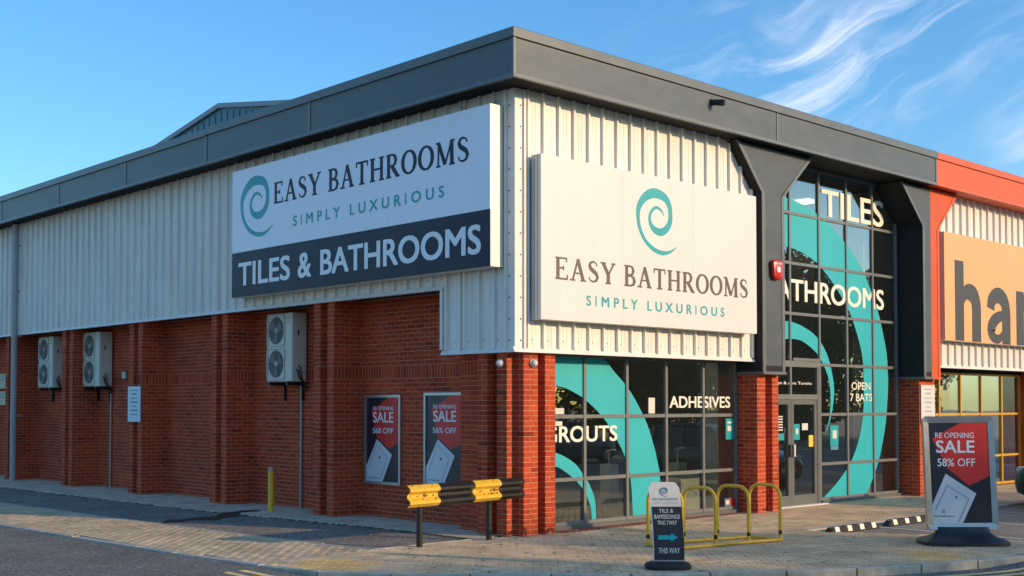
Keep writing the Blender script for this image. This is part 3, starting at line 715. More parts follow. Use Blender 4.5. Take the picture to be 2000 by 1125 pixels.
# corner flashing (front and side legs) with its fixings
tr(MB().box(-.012, .165, -.014, -.002, ZLOW - .03, FZ0 + .01), 'corner_flashing'); tr(MB().box(-.014, -.002, -.0135, .165, ZLOW - .03, FZ0 + .009), 'corner_flashing')
tr(MB().box(-.045, -.0145, .165 - .02, .185, ZLOW, FZ0 + .005), 'flashing_lip'); tr(MB().box(.145, .185, -.045, -.0145, ZLOW, FZ0 + .005), 'flashing_lip')
bl = MB()
for z in [ZLOW + .12 + .31 * k for k in range(12)]:
    bl.lathe([(.0, .010), (.011, .010), (.013, 0)], (.10, -.0141, z), (0, -1, 0), 8); bl.lathe([(0, .010), (.011, .010), (.013, 0)], (-.0141, .10, z), (-1, 0, 0), 8)
bl.build('bolts', BOLT, shop, kind='stuff')
sc = MB(); rs = random.Random(9)
for row in (.09, 1.35, 2.6, 3.58):
    x = .34
    while x < 5.7: sc.lathe([(0, .006), (.009, .005), (.010, 0)], (x + .0, -.0002, ZLOW + .05 + row), (0, -1, 0), 6); x += PITCH
    y = .34
    while y < 22:
        z = (ZLOW if y < 1.5 else ZSIDE) + .05 + row * (1 if y < 1.5 else .72); sc.lathe([(0, .006), (.009, .005), (.010, 0)], (-.0002, y, z), (-1, 0, 0), 6); y += PITCH * (1 if row == .09 else 3)
sc.build('screws', BOLT, shop, kind='stuff')
# drips along the cladding bottoms
tr(MB().prism([(-.055, 0), (-.012, .075), (.06, .075), (.06, 0)], (0, -.0, ZLOW - .05), (0, 1, 0), (0, 0, 1), (1, 0, 0), -.05, 5.80), 'drip_trim')
tr(MB().prism([(-.055, 0), (-.012, .075), (.06, .075), (.06, 0)], (0, 0, ZLOW - .0505), (1, 0, 0), (0, 0, 1), (0, 1, 0), .062, 1.60), 'drip_trim')
tr(MB().prism([(-.055, 0), (-.012, .075), (.06, .075), (.06, 0)], (0, 0, ZSIDE - .05), (1, 0, 0), (0, 0, 1), (0, 1, 0), 1.56, 27), 'drip_trim')
tr(MB().box(-.05, .012, 1.565, 1.615, ZLOW + .03, ZSIDE - .055), 'step_flashing')
# underside of the low corner return
MB().box(.06, 5.82, .062, .40, ZLOW - .02, ZLOW + .01).build('soffit', DARKSOF, shop); MB().box(.063, .30, .402, 1.60, ZLOW - .022, ZLOW + .01).build('soffit', CLADTRIM, shop)
# --- eaves fascia: panels with fine ribs, covers at the joints, cap, bottom trim, soffit
def fascia_panel(F, u0, u1, parent, m=GREY, name='fascia_panel'):
    O, U, V, N = map(Vector, F); mb = MB(); z = FZ0 + .055; pts = [(z, 0)]
    while z < FZ1 - .19: pts += [(z + .004, .001), (z + .018, .001), (z + .022, 0)]; z += .026
    pts.append((FZ1 - .15, 0))
    for (za, ha), (zb, hb) in zip(pts, pts[1:]):
        p = [O + U * u0 + N * ha, O + U * u1 + N * ha, O + U * u1 + N * hb, O + U * u0 + N * hb]
        mb.quad((p[0].x, p[0].y, za), (p[1].x, p[1].y, za), (p[2].x, p[2].y, zb), (p[3].x, p[3].y, zb))
    return mb.build(name, m, parent)
js = [-FX, 4.58, 8.06, 11.43, 14.83, 18.3, 21.8, 27]
for a, b in zip(js, js[1:]): fascia_panel(SIDE(-FX), -b + .02, -a - .02, shop)
for y in js[1:-1]: MB().box(-FX - .012, -FX + .01, y - .035, y + .035, FZ0 + .052, FZ1 - .152).build('joint_cover', GREYTRIM, shop)
for a, b in ((-FX, 5.92), (5.92, SPLIT)): fascia_panel(FRONT(-FX), a + .02, b - .02, shop)
MB().box(5.90, 5.94, -FX - .012, -FX + .01, FZ0 + .052, FZ1 - .152).build('joint_cover', GREYTRIM, shop)
MB().box(-FX - .014, -FX + .03, -FX - .014, -FX + .03, FZ0 + .052, FZ1 - .152).build('corner_cover', GREYTRIM, shop)
MB().box(SPLIT - .045, SPLIT - .004, -FX - .012, -FX + .01, FZ0 + .052, FZ1 - .152).build('joint_cover', GREYTRIM, shop)
cap = [(-.035, -.15), (-.035, -.02), (-.005, 0), (.5, .03), (.5, -.15)]
for fr_ in (True, False):        # mitred at the corner
    cm_ = MB(); nc = len(cap)
    for o_, z_ in cap: cm_.v.append((-FX + o_, -FX + o_, FZ1 + z_))
    for o_, z_ in cap: cm_.v.append((SPLIT, -FX + o_, FZ1 + z_) if fr_ else (-FX + o_, 8.03, FZ1 + z_))
    for q in range(nc): f_ = (q, (q + 1) % nc, nc + (q + 1) % nc, nc + q); cm_.f.append(f_ if fr_ else f_[::-1]); cm_.mi.append(0)
    cm_.f.append(tuple(range(nc, 2 * nc))); cm_.mi.append(0); cm_.build('eaves_cap', GREYCAP, shop)
MB().prism(cap, (-FX, 0, FZ1 - .012), (1, 0, 0), (0, 0, 1), (0, 1, 0), 8.04, 27).build('eaves_cap', GREYCAP, shop)
MB().prism([(-.02, 0), (-.014, .054), (.04, .054), (.04, 0)], (0, -FX, FZ0), (0, 1, 0), (0, 0, 1), (1, 0, 0), -FX - .018, SPLIT).build('eaves_trim', GREYTRIM, shop)
MB().prism([(-.02, 0), (-.014, .054), (.04, .054), (.04, 0)], (-FX, 0, FZ0), (1, 0, 0), (0, 0, 1), (0, 1, 0), -FX + .041, 27).build('eaves_trim', GREYTRIM, shop)
MB().box(-FX + .04, .3, -FX + .04, 27, FZ0 + .02, FZ0 + .05).build('soffit', DARKSOF, shop); MB().box(.301, SPLIT, -FX + .041, .42, FZ0 + .021, FZ0 + .05).build('soffit', DARKSOF, shop)
MB().box(-FX + .012, -FX + .05, -FX + .012, 27, FZ0 + .06, FZ1 - .01).build('fascia_backing', DARKSOF, shop); MB().box(-FX + .051, SPLIT, -FX + .012, -FX + .05, FZ0 + .06, FZ1 - .01).build('fascia_backing', DARKSOF, shop)
# --- flared grey columns
def column(x0, x1, f0, f1, y0, y1, parent, mats, border=True, left=True, right=True, zb=2.49, name='column'):
    """front outline x0..x1, flaring to f0/f1 under the eaves"""
    zn, zt = 5.64, FZ0 - .005
    pts = [(x0, zb), (x1, zb), (x1, zn), (f1, zt), (f0, zt), (x0, zn)]
    pts = [p for i, p in enumerate(pts) if i == 0 or p != pts[i - 1]]
    c = empty(name, ((x0 + x1) / 2, y0, zb)); c.parent = parent
    F = ((0, y0, 0), (1, 0, 0), (0, 0, 1), (0, -1, 0))
    MB().prism(pts, *F, -(y1 - y0), 0).build('casing', mats[2], c)
    # finely ribbed face
    bw = .085; mb = MB(); z = zb + .10
    def xl(z): return x0 if z <= zn else x0 + (f0 - x0) * (z - zn) / (zt - zn)
    def xr(z): return x1 if z <= zn else x1 + (f1 - x1) * (z - zn) / (zt - zn)
    while z < zt - .05:
        a, b_ = xl(z) + bw * left, xr(z) - bw * right
        prof = [(z, .003), (z + .004, .006), (z + .018, .006), (z + .022, .003), (z + .026, .003)]
        for (za, ha), (zc_, hc) in zip(prof, prof[1:]): mb.quad((a, y0 - ha, za), (b_, y0 - ha, za), (xr(zc_) - bw * right, y0 - hc, zc_), (xl(zc_) + bw * left, y0 - hc, zc_))
        z += .026
    mb.build('ribbed_face', mats[0], c)
    for on, xf, s_ in ((left, [(x0, zb), (x0, zn), (f0, zt)], 1), (right, [(x1, zb), (x1, zn), (f1, zt)], -1)):
        if not on: continue
        q = [xf[0], xf[1], xf[2], (xf[2][0] + s_ * bw * 1.25, zt), (xf[1][0] + s_ * bw, zn - .02), (xf[0][0] + s_ * bw, zb)]
        MB().prism(q, *F, .0005, .014).build('edge_trim', mats[1], c)
    MB().box(min(x0, x1) - .01, max(x0, x1) + .01, y0 - .03, y1, zb - .05, zb - .001).build('foot_trim', mats[1], c)
    return c
column(5.80, 6.48, 5.06, 7.41, -.20, .40, shop, (GREY, GREYTRIM, DARKSOF))
column(11.54, 11.876, 10.66, 11.876, -.20, .40, shop, (GREY, GREYTRIM, DARKSOF), right=False)
# --- glazing
GY = .38
def glazing(name, xs, zs, label=None, fr=FRAME, mw=.055, parent=shop, doors=None, loc=None, skip=lambda i, j: False, d0=-.026, d1=.06):
    w = empty(name, loc or (xs[0], GY, zs[0])); w.parent = parent
    for i, x in enumerate(xs): MB().box(x - mw / 2, x + mw / 2, GY + d0, GY + d1, zs[0], zs[-1]).build('mullion', fr, w)
    for j, z in enumerate(zs):
        for i in range(len(xs) - 1):
            if skip(i, j - .5): continue
            MB().box(xs[i] + mw / 2, xs[i + 1] - mw / 2, GY + d0 + .008, GY + d1 - .008, z - mw / 2 + (mw / 2 if j == 0 else 0), z + mw / 2 + (mw / 2 if j == 0 else 0)).build('transom', fr, w)
    for j in range(len(zs) - 1):
        for i in range(len(xs) - 1):
            if skip(i, j): continue
            a = .0015 * math.sin(i * 2.3 + j * 1.7)      # panes never sit dead true
            MB().box(xs[i] + mw / 2 - .004, xs[i + 1] - mw / 2 + .004, GY + .004, GY + .010, zs[j] + mw / 2 - .004, zs[j + 1] - mw / 2 + .004).build('pane', GLASS, w)
    return w
win = glazing('shop_window', [.92, 1.85, 2.85, 3.845, 4.85, 5.79], [.055, .755, 1.722, 2.66])
MB().box(.90, 5.83, GY - .08, GY + .09, .0, .054).build('sill', FRAMEDK, win)
MB().box(.885, 5.835, GY - .06, GY + .08, 2.688, 2.76).build('head', DARKSOF, win)
ent = glazing('entrance_glazing', [7.51, 8.51, 9.51, 10.51, 11.47], [.055, .755, 1.715, 2.68, 3.63, 4.585, 5.535, 6.46], skip=lambda i, j: i == 0 and j < 2.6)
MB().box(8.49, 11.62, GY - .08, GY + .09, .0, .054).build('sill', FRAMEDK, ent)
for j, (za, zb_) in enumerate(((2.68, 3.63), (3.63, 4.585), (4.585, 5.535), (5.535, 6.46))):
    MB().box(6.52, 7.48, GY + .004, GY + .010, za + .025, zb_ - .025).build('pane', GLASS, ent); MB().box(6.52, 7.482, GY - .042, GY + .052, zb_ - .0275, zb_ + .0275).build('transom', FRAME, ent)
MB().box(6.50, 8.482, GY - .045, GY + .055, 2.62, 2.735).build('transom', FRAME, ent)
# small inward-opening light over the door
MB().box(7.54, 8.48, GY - .06, GY - .043, 2.735, 2.79).build('vent_sill', FRAME, ent)
MB().box(6.52, 8.38, GY + .004, GY + .01, 2.10, 2.62).build('fanlight', GLASS, ent); MB().box(8.38, 8.4825, GY - .04, GY + .05, .0, 2.62).build('jamb', FRAMEDK, ent)
MB().box(6.52, 8.38, GY - .04, GY + .05, 2.005, 2.10).build('door_head', FRAME, ent)
for x0, x1 in ((6.60, 7.485), (7.505, 8.375)):
    d = empty('door', (x0, GY, .02)); d.parent = shop
    b = MB(); b.box(x0, x0 + .085, GY - .03, GY + .03, .02, 2.0); b.box(x1 - .085, x1, GY - .03, GY + .03, .02, 2.0)
    b.box(x0 + .085, x1 - .085, GY - .029, GY + .029, .02, .20); b.box(x0 + .085, x1 - .085, GY - .029, GY + .029, 1.91, 2.0); b.build('stile_frame', FRAMEDK, d)
    MB().box(x0 + .08, x1 - .08, GY + .002, GY + .009, .2, 1.91).build('pane', GLASS, d)
    hx = x1 - .05 if x0 < 7 else x0 + .05
    MB().box(hx - .022, hx + .022, GY - .075, GY - .05, .93, 1.16).box(hx - .012, hx + .012, GY - .051, GY - .03, .95, .97).box(hx - .012, hx + .012, GY - .051, GY - .03, 1.12, 1.14).build('handle', BOLT if x0 < 7 else INTWHITE, d)
MB().box(6.5, 8.49, GY - .2, GY + .1, -.02, .015).build('threshold', CLADTRIM, shop)
# vinyl on the glass
def band(outer, inner, F, d, name, parent, m=TEAL, n=5):
    o, i_ = catmull([tuple(map(float, p)) for p in outer], n), catmull([tuple(map(float, p)) for p in inner], n)
    mb = MB(); O, U, V, N = map(Vector, F)
    # pair the two edges by arc length
    def res(p, k):
        L = [0]
        for a, b in zip(p, p[1:]): L.append(L[-1] + math.dist(a, b))
        out = []
        for q in range(k + 1):
            t = L[-1] * q / k; j = max(0, min(len(p) - 2, next((x for x in range(len(L) - 1) if L[x + 1] >= t), len(p) - 2)))
            f = (t - L[j]) / ((L[j + 1] - L[j]) or 1); out.append((p[j][0] + (p[j + 1][0] - p[j][0]) * f, p[j][1] + (p[j + 1][1] - p[j][1]) * f))
        return out
    o, i_ = res(o, 48), res(i_, 48)
    P = lambda q: tuple(O + U * q[0] + V * q[1] + N * d)
    for k in range(48): mb.quad(P(i_[k]), P(i_[k + 1]), P(o[k + 1]), P(o[k]))
    return mb.build(name, m, parent)
VF = FRONT(GY)
e_out = [(6.55, 5.93), (7.35, 5.82), (7.64, 5.8), (8.09, 5.73), (8.47, 5.62), (8.9, 5.46), (9.37, 5.22), (9.7, 5.01), (10.04, 4.75), (10.44, 4.29), (10.76, 3.79), (10.86, 3.57), (11.06, 3.02), (11.11, 2.65), (11.12, 2.3), (11.05, 1.76), (10.97, 1.4), (10.68, .69), (10.21, .085)]
e_in = [(6.55, 4.9), (7.37, 4.88), (7.56, 4.88), (7.9, 4.83), (8.2, 4.75), (8.47, 4.66), (8.7, 4.53), (9.09, 4.26), (9.55, 3.86), (9.76, 3.59), (9.97, 3.23), (10.12, 2.84), (10.15, 2.5), (10.15, 2.05), (10.11, 1.69), (9.93, 1.17), (9.64, .77), (9.18, .41), (8.6, .085)]
s_out = [(6.55, 3.35), (7.35, 3.47), (7.58, 3.47), (7.92, 3.41), (8.29, 3.29), (8.49, 3.18), (8.61, 3.09), (8.78, 2.91), (8.92, 2.67), (9.02, 2.35), (9.04, 2.12), (8.96, 1.78), (8.83, 1.5), (8.67, 1.3)]
s_in = [(6.55, 3.0), (7.34, 3.13), (7.54, 3.15), (7.88, 3.13), (8.18, 3.03), (8.45, 2.89), (8.61, 2.75), (8.73, 2.6), (8.85, 2.4), (8.91, 2.09), (8.89, 1.78), (8.81, 1.52), (8.67, 1.3)]
w_out = [(.95, 2.655), (1.25, 2.655), (2.2, 2.655), (2.57, 2.42), (2.8, 2.25), (3.02, 2.04), (3.26, 1.74), (3.4, 1.52), (3.53, 1.23), (3.57, 1.14), (3.63, .94), (3.69, .7), (3.71, .085)]
w_in = [(.95, 2.25), (1.25, 2.19), (1.47, 2.15), (1.79, 2.03), (1.9, 1.97), (2.19, 1.78), (2.45, 1.55), (2.68, 1.26), (2.8, 1.08), (2.91, .81), (2.97, .54), (3.0, .085)]
ws_out = [(.95, 1.24), (1.23, 1.17), (1.46, 1.09), (1.66, .98), (1.79, .86), (1.93, .71), (2.06, .5), (2.11, .34), (2.12, .085)]
ws_in = [(.95, 1.0), (1.23, .96), (1.4, .89), (1.59, .78), (1.74, .67), (1.88, .52), (1.99, .32), (2.03, .085)]
band(e_out, e_in, VF, .0015, 'vinyl_swirl', ent); band(s_out, s_in, VF, .0015, 'vinyl_swirl', ent)
band(w_out, w_in, VF, .0015, 'vinyl_swirl', win); band(ws_out, ws_in, VF, .0015, 'vinyl_swirl', win)
def lettering(txts, F, d, name, m, parent, bold=.02, space=1.):
    for t in txts:
        if len(t) > 6 and t[6] > 1.2:           # wide-tracked words: each letter stands alone
            v, _ = text_polys(t[0], 0, t[6]); W_ = max(p[0] for p in v); w0 = min(p[0] for p in v); x_ = None
            for k_, ch_ in enumerate(t[0]):
                if ch_ == ' ': continue
                a_ = text_polys(t[0][:k_ + 1], 0, t[6])[0]; e_ = max(p[0] for p in a_); own = text_polys(ch_, 0, 1.)[0]; wd_ = max(p[0] for p in own) - min(p[0] for p in own)
                sc_ = (t[2] - t[1]) / (W_ - w0); hh_ = (t[4] - t[3]) * .0
                ub = t[1] + (e_ - w0) * sc_; b = MB(); text(b, ch_, F, ub - wd_ * sc_, ub, t[3], t[4], d, t[5]); o = b.build('letter', m, parent)
            continue
        b = MB(); text(b, t[0], F, t[1], t[2], t[3], t[4], d, *(t[5:] or (bold, space))); o = b.build(name, m, parent)
    return o
lettering([('TILES', 8.64, 10.99, 5.60, 6.14), ('BATHROOMS', 6.72, 10.97, 3.87, 4.29)], VF, .006, 'vinyl_lettering', CREAMTXT, ent, .026)
lettering([('OPEN', 9.68, 10.40, 2.205, 2.36), ('7 BATS', 9.62, 10.46, 1.975, 2.13)], VF, .006, 'vinyl_lettering', CREAMTXT, ent, .012)
lettering([('ADHESIVES', 3.94, 5.63, 1.85, 2.05), ('GROUTS', .96, 2.62, 1.325, 1.575)], VF, .006, 'vinyl_lettering', CREAMTXT, win, .026)
lettering([('sopt & etra Tonths', 6.95, 8.24, 2.27, 2.34)], VF, .006, 'vinyl_lettering', CREAMTXT, ent, .012)
def sticker(u0, u1, v0, v1, m, parent, name='sticker', F=VF, d=.004):
    return MB().prism(rect(u0, u1, v0, v1), *F, d - .002, d).build(name, m, parent)
sticker(3.40, 3.56, 1.76, 2.02, INTWHITE, win); sticker(.96, 1.40, 1.76, 1.85, INTWHITE, win); sticker(.96, 1.36, 1.58, 1.65, INTWHITE, win)
sticker(5.50, 5.745, 1.29, 1.66, TEALTXT, win); sticker(5.55, 5.67, 1.44, 1.53, INTWHITE, win, 'sticker_print', d=.0055); sticker(5.55, 5.68, 1.57, 1.61, INTWHITE, win, 'sticker_print', d=.0055)
sticker(5.46, 5.615, .115, .25, STICKER_B, win); sticker(5.62, 5.755, .115, .25, REDPLAST, win); sticker(5.49, 5.585, .15, .215, INTWHITE, win, 'sticker_print', d=.0055)
DF = FRONT(GY)
sticker(7.62, 7.82, 1.24, 1.54, TEALTXT, ent); sticker(7.69, 7.77, 1.35, 1.45, INTWHITE, ent, 'sticker_print', d=.0055)
sticker(8.13, 8.285, 1.10, 1.32, STICKER_Y, ent); sticker(8.88, 9.18, 1.10, 1.50, TEALTXT, ent); sticker(8.97, 9.11, 1.24, 1.40, INTWHITE, ent, 'sticker_print', d=.0055); sticker(8.90, 9.17, 1.02, 1.095, STICKER_B, ent)
sticker(7.10, 7.30, 1.24, 1.37, TEALTXT, ent)
for k in range(6): sticker(7.06, 7.26, 1.42 + .05 * k, 1.445 + .05 * k, INTWHITE, ent)
sticker(7.9, 8.1, 1.42, 1.55, WHITEGREY, ent)
# --- inside the shop
MB().box(.7, 12.1, GY + .1, 13, -.05, .02).build('shop_floor', INTFLOOR, shop); MB().box(.7, 12.1, 12.9, 13, .02, 6.5).build('inner_wall', INTWALL, shop)
MB().box(.68, .75, .5, 12.9, .02, 6.5).build('inner_wall', INTWALL, shop); MB().box(12.0, 12.1, GY + .1, 12.9, .02, 6.5).build('inner_wall', INTWALL, shop)
MB().box(.75, 6.2, .62, 12.9, 2.95, 3.05).build('inner_ceiling', INTWALL, shop); MB().box(6.2, 12, .62, 12.9, 6.45, 6.55).build('inner_ceiling', INTWALL, shop)
for x, y in ((6.0, .95), (11.15, 1.0)):
    MB().box(x - .14, x + .14, y - .14, y + .14, .02, 2.95 if x < 7 else 6.4).build('steel_column', WHITEGREY, shop)
for x, y in ((1.6, 1.6), (3.4, 1.6), (5.0, 1.8), (1.6, 4.4), (3.4, 4.4), (5.0, 4.4), (2.4, 8), (4.4, 8)): MB().box(x, x + .3, y, y + 1.2, 2.90, 2.948).build('ceiling_fill_light', LAMPGLOW, shop)  # a couple stand for visible lamps, the other panels are added to brighten the interior
for x, y in ((7.2, 2.2), (9.2, 2.2), (11, 2.2), (7.2, 6), (9.2, 6), (11, 6)): MB().box(x, x + .3, y, y + 1.2, 6.38, 6.44).build('ceiling_fill_light', LAMPGLOW, shop)  # unseen panels added to brighten the tall entrance space
# downpipe with brackets, its shoe and the ridge cover
dp = empty('downpipe', (-.12, 18.18, 0)); dp.parent = shop
MB().tube([(-.13, 18.18, .0), (-.13, 18.18, 6.46)], .075, 14).build('pipe', PIPE, dp, smooth=True)
for z in (1.6, 3.6, 4.75, 5.9): MB().tube([(-.13, 18.18, z), (-.13, 18.18, z + .06)], .086, 14).box(-.13, .05, 18.15, 18.21, z + .01, z + .05).build('bracket', PIPE, dp)
# ================================================================== orange neighbour
nb_ = empty('neighbour_building', (12.2, 0, 0)); tag(nb_, 'neighbouring shop with bright orange eaves, silver cladding and yellow window frames', 'building')
fascia_panel(FRONT(-FX), SPLIT + .01, 26, nb_, ORANGE)
MB().prism(cap, (0, -FX, FZ1), (0, 1, 0), (0, 0, 1), (1, 0, 0), SPLIT + .004, 26).build('eaves_cap', ORANGE, nb_)
MB().prism([(-.02, 0), (-.014, .054), (.04, .054), (.04, 0)], (0, -FX, FZ0), (0, 1, 0), (0, 0, 1), (1, 0, 0), SPLIT + .004, 26).build('eaves_trim', ORANGE, nb_)
MB().box(SPLIT + .002, 26, -FX + .012, -FX + .05, FZ0 + .06, FZ1 - .01).build('fascia_backing', DARKSOF, nb_); MB().box(SPLIT + .002, 26, -FX + .041, .42, FZ0 + .021, FZ0 + .05).build('soffit', ORANGE, nb_)
column(11.88, 12.24, 11.88, 13.11, -.20, .40, nb_, (ORANGE, ORANGE, ORANGE), left=False)
u = 12.26
while u < 25.8: clad_sheet(FRONT(0), u, PITCH * 3, 2.76, FZ0 + .02, parent=nb_); u += PITCH * 3
MB().box(12.25, 26, .012, .618, 2.75, 6.9).build('wall_backing', DARKSOF, nb_); MB().box(12.25, 26, .66, 13, 6.6, 6.9).build('roof', ROOFMAT, nb_)
MB().prism([(-.055, 0), (-.012, .075), (.06, .075), (.06, 0)], (0, 0, 2.70), (0, 1, 0), (0, 0, 1), (1, 0, 0), 12.26, 26).build('drip_trim', CLADTRIM, nb_)
yw = glazing('shop_window', [12.36, 13.30, 14.30, 15.32, 16.37, 17.36], [.03, .71, 1.69, 2.60], fr=YELLOWFR, parent=nb_, mw=.05)
MB().box(12.3, 17.4, GY - .06, GY + .08, 2.626, 2.70).build('head', DARKSOF, yw)
MB().box(17.39, 18.1, -.03, .5, -.05, 2.70).build('brick_pier', BRICK, nb_)
MB().box(12.3, 26, GY + .1, 12, -.05, .02).build('shop_floor', INTFLOOR, nb_); MB().box(12.3, 26, 6.5, 6.6, .02, 6).build('inner_wall', ROOFMAT, nb_); MB().box(12.3, 26, .62, 6.5, 2.9, 3).build('inner_ceiling', INTWALL, nb_)
MB().box(18.1, 26, .4, .5, -.05, 2.7).build('brick_panel', BRICK, nb_)
osg = empty('fascia_sign', (12.4, -.25, 3.28)); tag(osg, 'peach orange shop sign with large charcoal lettering on the neighbouring shop', 'sign')
MB().box(12.38, 21, -.24, -.04, 3.28, 5.60).build('sign_box', SIGNEDGE, osg); MB().prism(rect(12.38, 21, 3.28, 5.60), *FRONT(-.24), .001, .012).build('face', PALEPEACH, osg)
OF = FRONT(-.24)
def ribbons(items, name, m, parent, d):
    mb = MB()
    for k, (p, w) in enumerate(items): mb.ribbon(catmull([(*a, b) for a, b in zip(p, w if isinstance(w, list) else [w] * len(p))], 5) and [q[:2] for q in catmull([(*a, b) for a, b in zip(p, w if isinstance(w, list) else [w] * len(p))], 5)], [q[2] for q in catmull([(*a, b) for a, b in zip(p, w if isinstance(w, list) else [w] * len(p))], 5)], OF, .012, d + .0005 * k)
    return mb.build(name, m, parent)
arch = lambda x: ([(x + .10, 4.12), (x + .26, 4.33), (x + .48, 4.37), (x + .70, 4.28), (x + .79, 4.05), (x + .79, 3.7), (x + .79, 3.29)], [.18, .30, .38, .42, .43, .43, .43])
ribbons([([(13.045, 3.29), (13.045, 5.03)], .41), arch(13.045)], 'letter', HANTXT, osg, .014)
ribbons([([(14.53, 4.06), (14.60, 4.27), (14.90, 4.39), (15.20, 4.28), (15.31, 4.02), (15.31, 3.7), (15.31, 3.285)], [.38, .36, .36, .40, .43, .43, .43]), ([(15.28, 3.95), (14.95, 3.90), (14.66, 3.76), (14.56, 3.58), (14.68, 3.42), (14.95, 3.40), (15.2, 3.56)], [.22, .26, .34, .40, .24, .20, .14])], 'letter', HANTXT, osg, .014)
ribbons([([(16.045, 3.29), (16.045, 4.55)], .41), arch(16.045)], 'letter', HANTXT, osg, .014)
# gable of a larger shed behind the roof
sh = empty('rear_shed', (9, 24, 0)); tag(sh, 'blue-grey clad shed gable rising behind the left roofline', 'building')
gx = 9.0; GP = [(33.0, 10.71), (24.03, 12.14), (15.0, 10.71), (15.0, 0), (33.0, 0)]
MB().prism([(-y, z) for y, z in GP], (gx, 0, 0), (0, -1, 0), (0, 0, 1), (-1, 0, 0), -25, 0).build('shed_wall', BLUECLAD, sh)
rib = MB(); y = 15.2
while y < 33:
    zt = 12.14 - abs(y - 24.03) * .159; rib.box(gx - .035, gx + .01, y, y + .06, 6, zt - .2); y += .4
rib.build('cladding_ribs', BLUECLAD, sh)
for a, b in (((33.15, 10.69), (24.03, 12.14)), ((24.03, 12.14), (14.85, 10.69))):
    MB().prism([(-a[0], a[1] + .05), (-b[0], b[1] + .05), (-b[0], b[1] - .11), (-a[0], a[1] - .11)], (gx, 0, 0), (0, -1, 0), (0, 0, 1), (-1, 0, 0), .03, .12).build('verge_trim', SHEDTRIM, sh)

# ================================================================== things on the walls
# long sign on the shaded side
ss = empty('side_sign', (-.3, 7.33, 3.89)); tag(ss, 'wide shop sign with navy lower band on the shaded side wall', 'sign')
MB().box(-.29, -.045, .20, 7.33, 3.89, 6.24).build('sign_box', SIGNEDGE, ss)
SF = SIDE(-.29)
for a_, b_ in ((-7.33, -4.9515), (-4.9485, -2.5715), (-2.5685, -.20)): MB().prism(rect(a_, b_, 4.715, 6.24), *SF, .001, .010).build('upper_face', SHADEWHITE, ss)
MB().prism(rect(-7.33, -.20, 3.89, 4.714), *SF, .001, .011).build('lower_band', NAVYSIGN, ss)
swirl(MB(), SF, -6.48, 5.49, 1.10, 1.10, .0125).build('swirl_emblem', TEALTXT, ss)
serif('EASY BATHROOMS', SF, -5.92, -.65, 5.475, 5.85, .0115, NAVYSIGN, ss)
lettering([('SIMPLY LUXURIOUS', -5.29, -1.22, 5.01, 5.19, .03, 1.5)], SF, .0120, 'small_lettering', TEALTXT, ss)
lettering([('TILES', -7.10, -5.37, 4.085, 4.52, .030, 1.0), ('&', -5.13, -4.72, 4.085, 4.52, .030, 1.0), ('BATHROOMS', -4.45, -.39, 4.085, 4.52, .030, 1.0)], SF, .0135, 'band_lettering', PALETXT, ss)
for y in (1.2, 3.6, 6.2): MB().box(-.05, .02, y, y + .08, 4.0, 6.1).build('bracket', ALU, ss)
# sunlit sign on the front
fs = empty('front_sign', (.28, -.25, 3.135)); tag(fs, 'white panel sign with teal swirl above bronze lettering on the sunlit front', 'sign')
MB().box(.28, 5.56, -.24, -.05, 3.135, 5.53).build('sign_box', SIGNEDGE, fs)
for k in (1, 2): MB().box(.272, .279, -.24 + .06 * k, -.233 + .06 * k, 3.14, 5.525).build('edge_rib', ALU, fs)
FF = FRONT(-.24)
for a_, b_ in ((.28, 2.0385), (2.0415, 3.7985), (3.8015, 5.56)): MB().prism(rect(a_, b_, 3.135, 5.53), *FF, .001, .012).build('face_panel', WHITE, fs)
swirl(MB(), FF, 2.88, 4.80, 1.0, 1.03, .0145).build('swirl_emblem', TEALTXT, fs)
serif('EASY BATHROOMS', FF, .56, 5.31, 3.735, 4.06, .0135, BROWNTXT, fs)
lettering([('SIMPLY LUXURIOUS', 1.23, 4.63, 3.38, 3.535, .03, 1.5)], FF, .014, 'small_lettering', TEALTXT, fs)
for x in (.8, 2.8, 4.9): MB().box(x, x + .08, -.052, .0, 3.3, 5.4).build('bracket', ALU, fs)
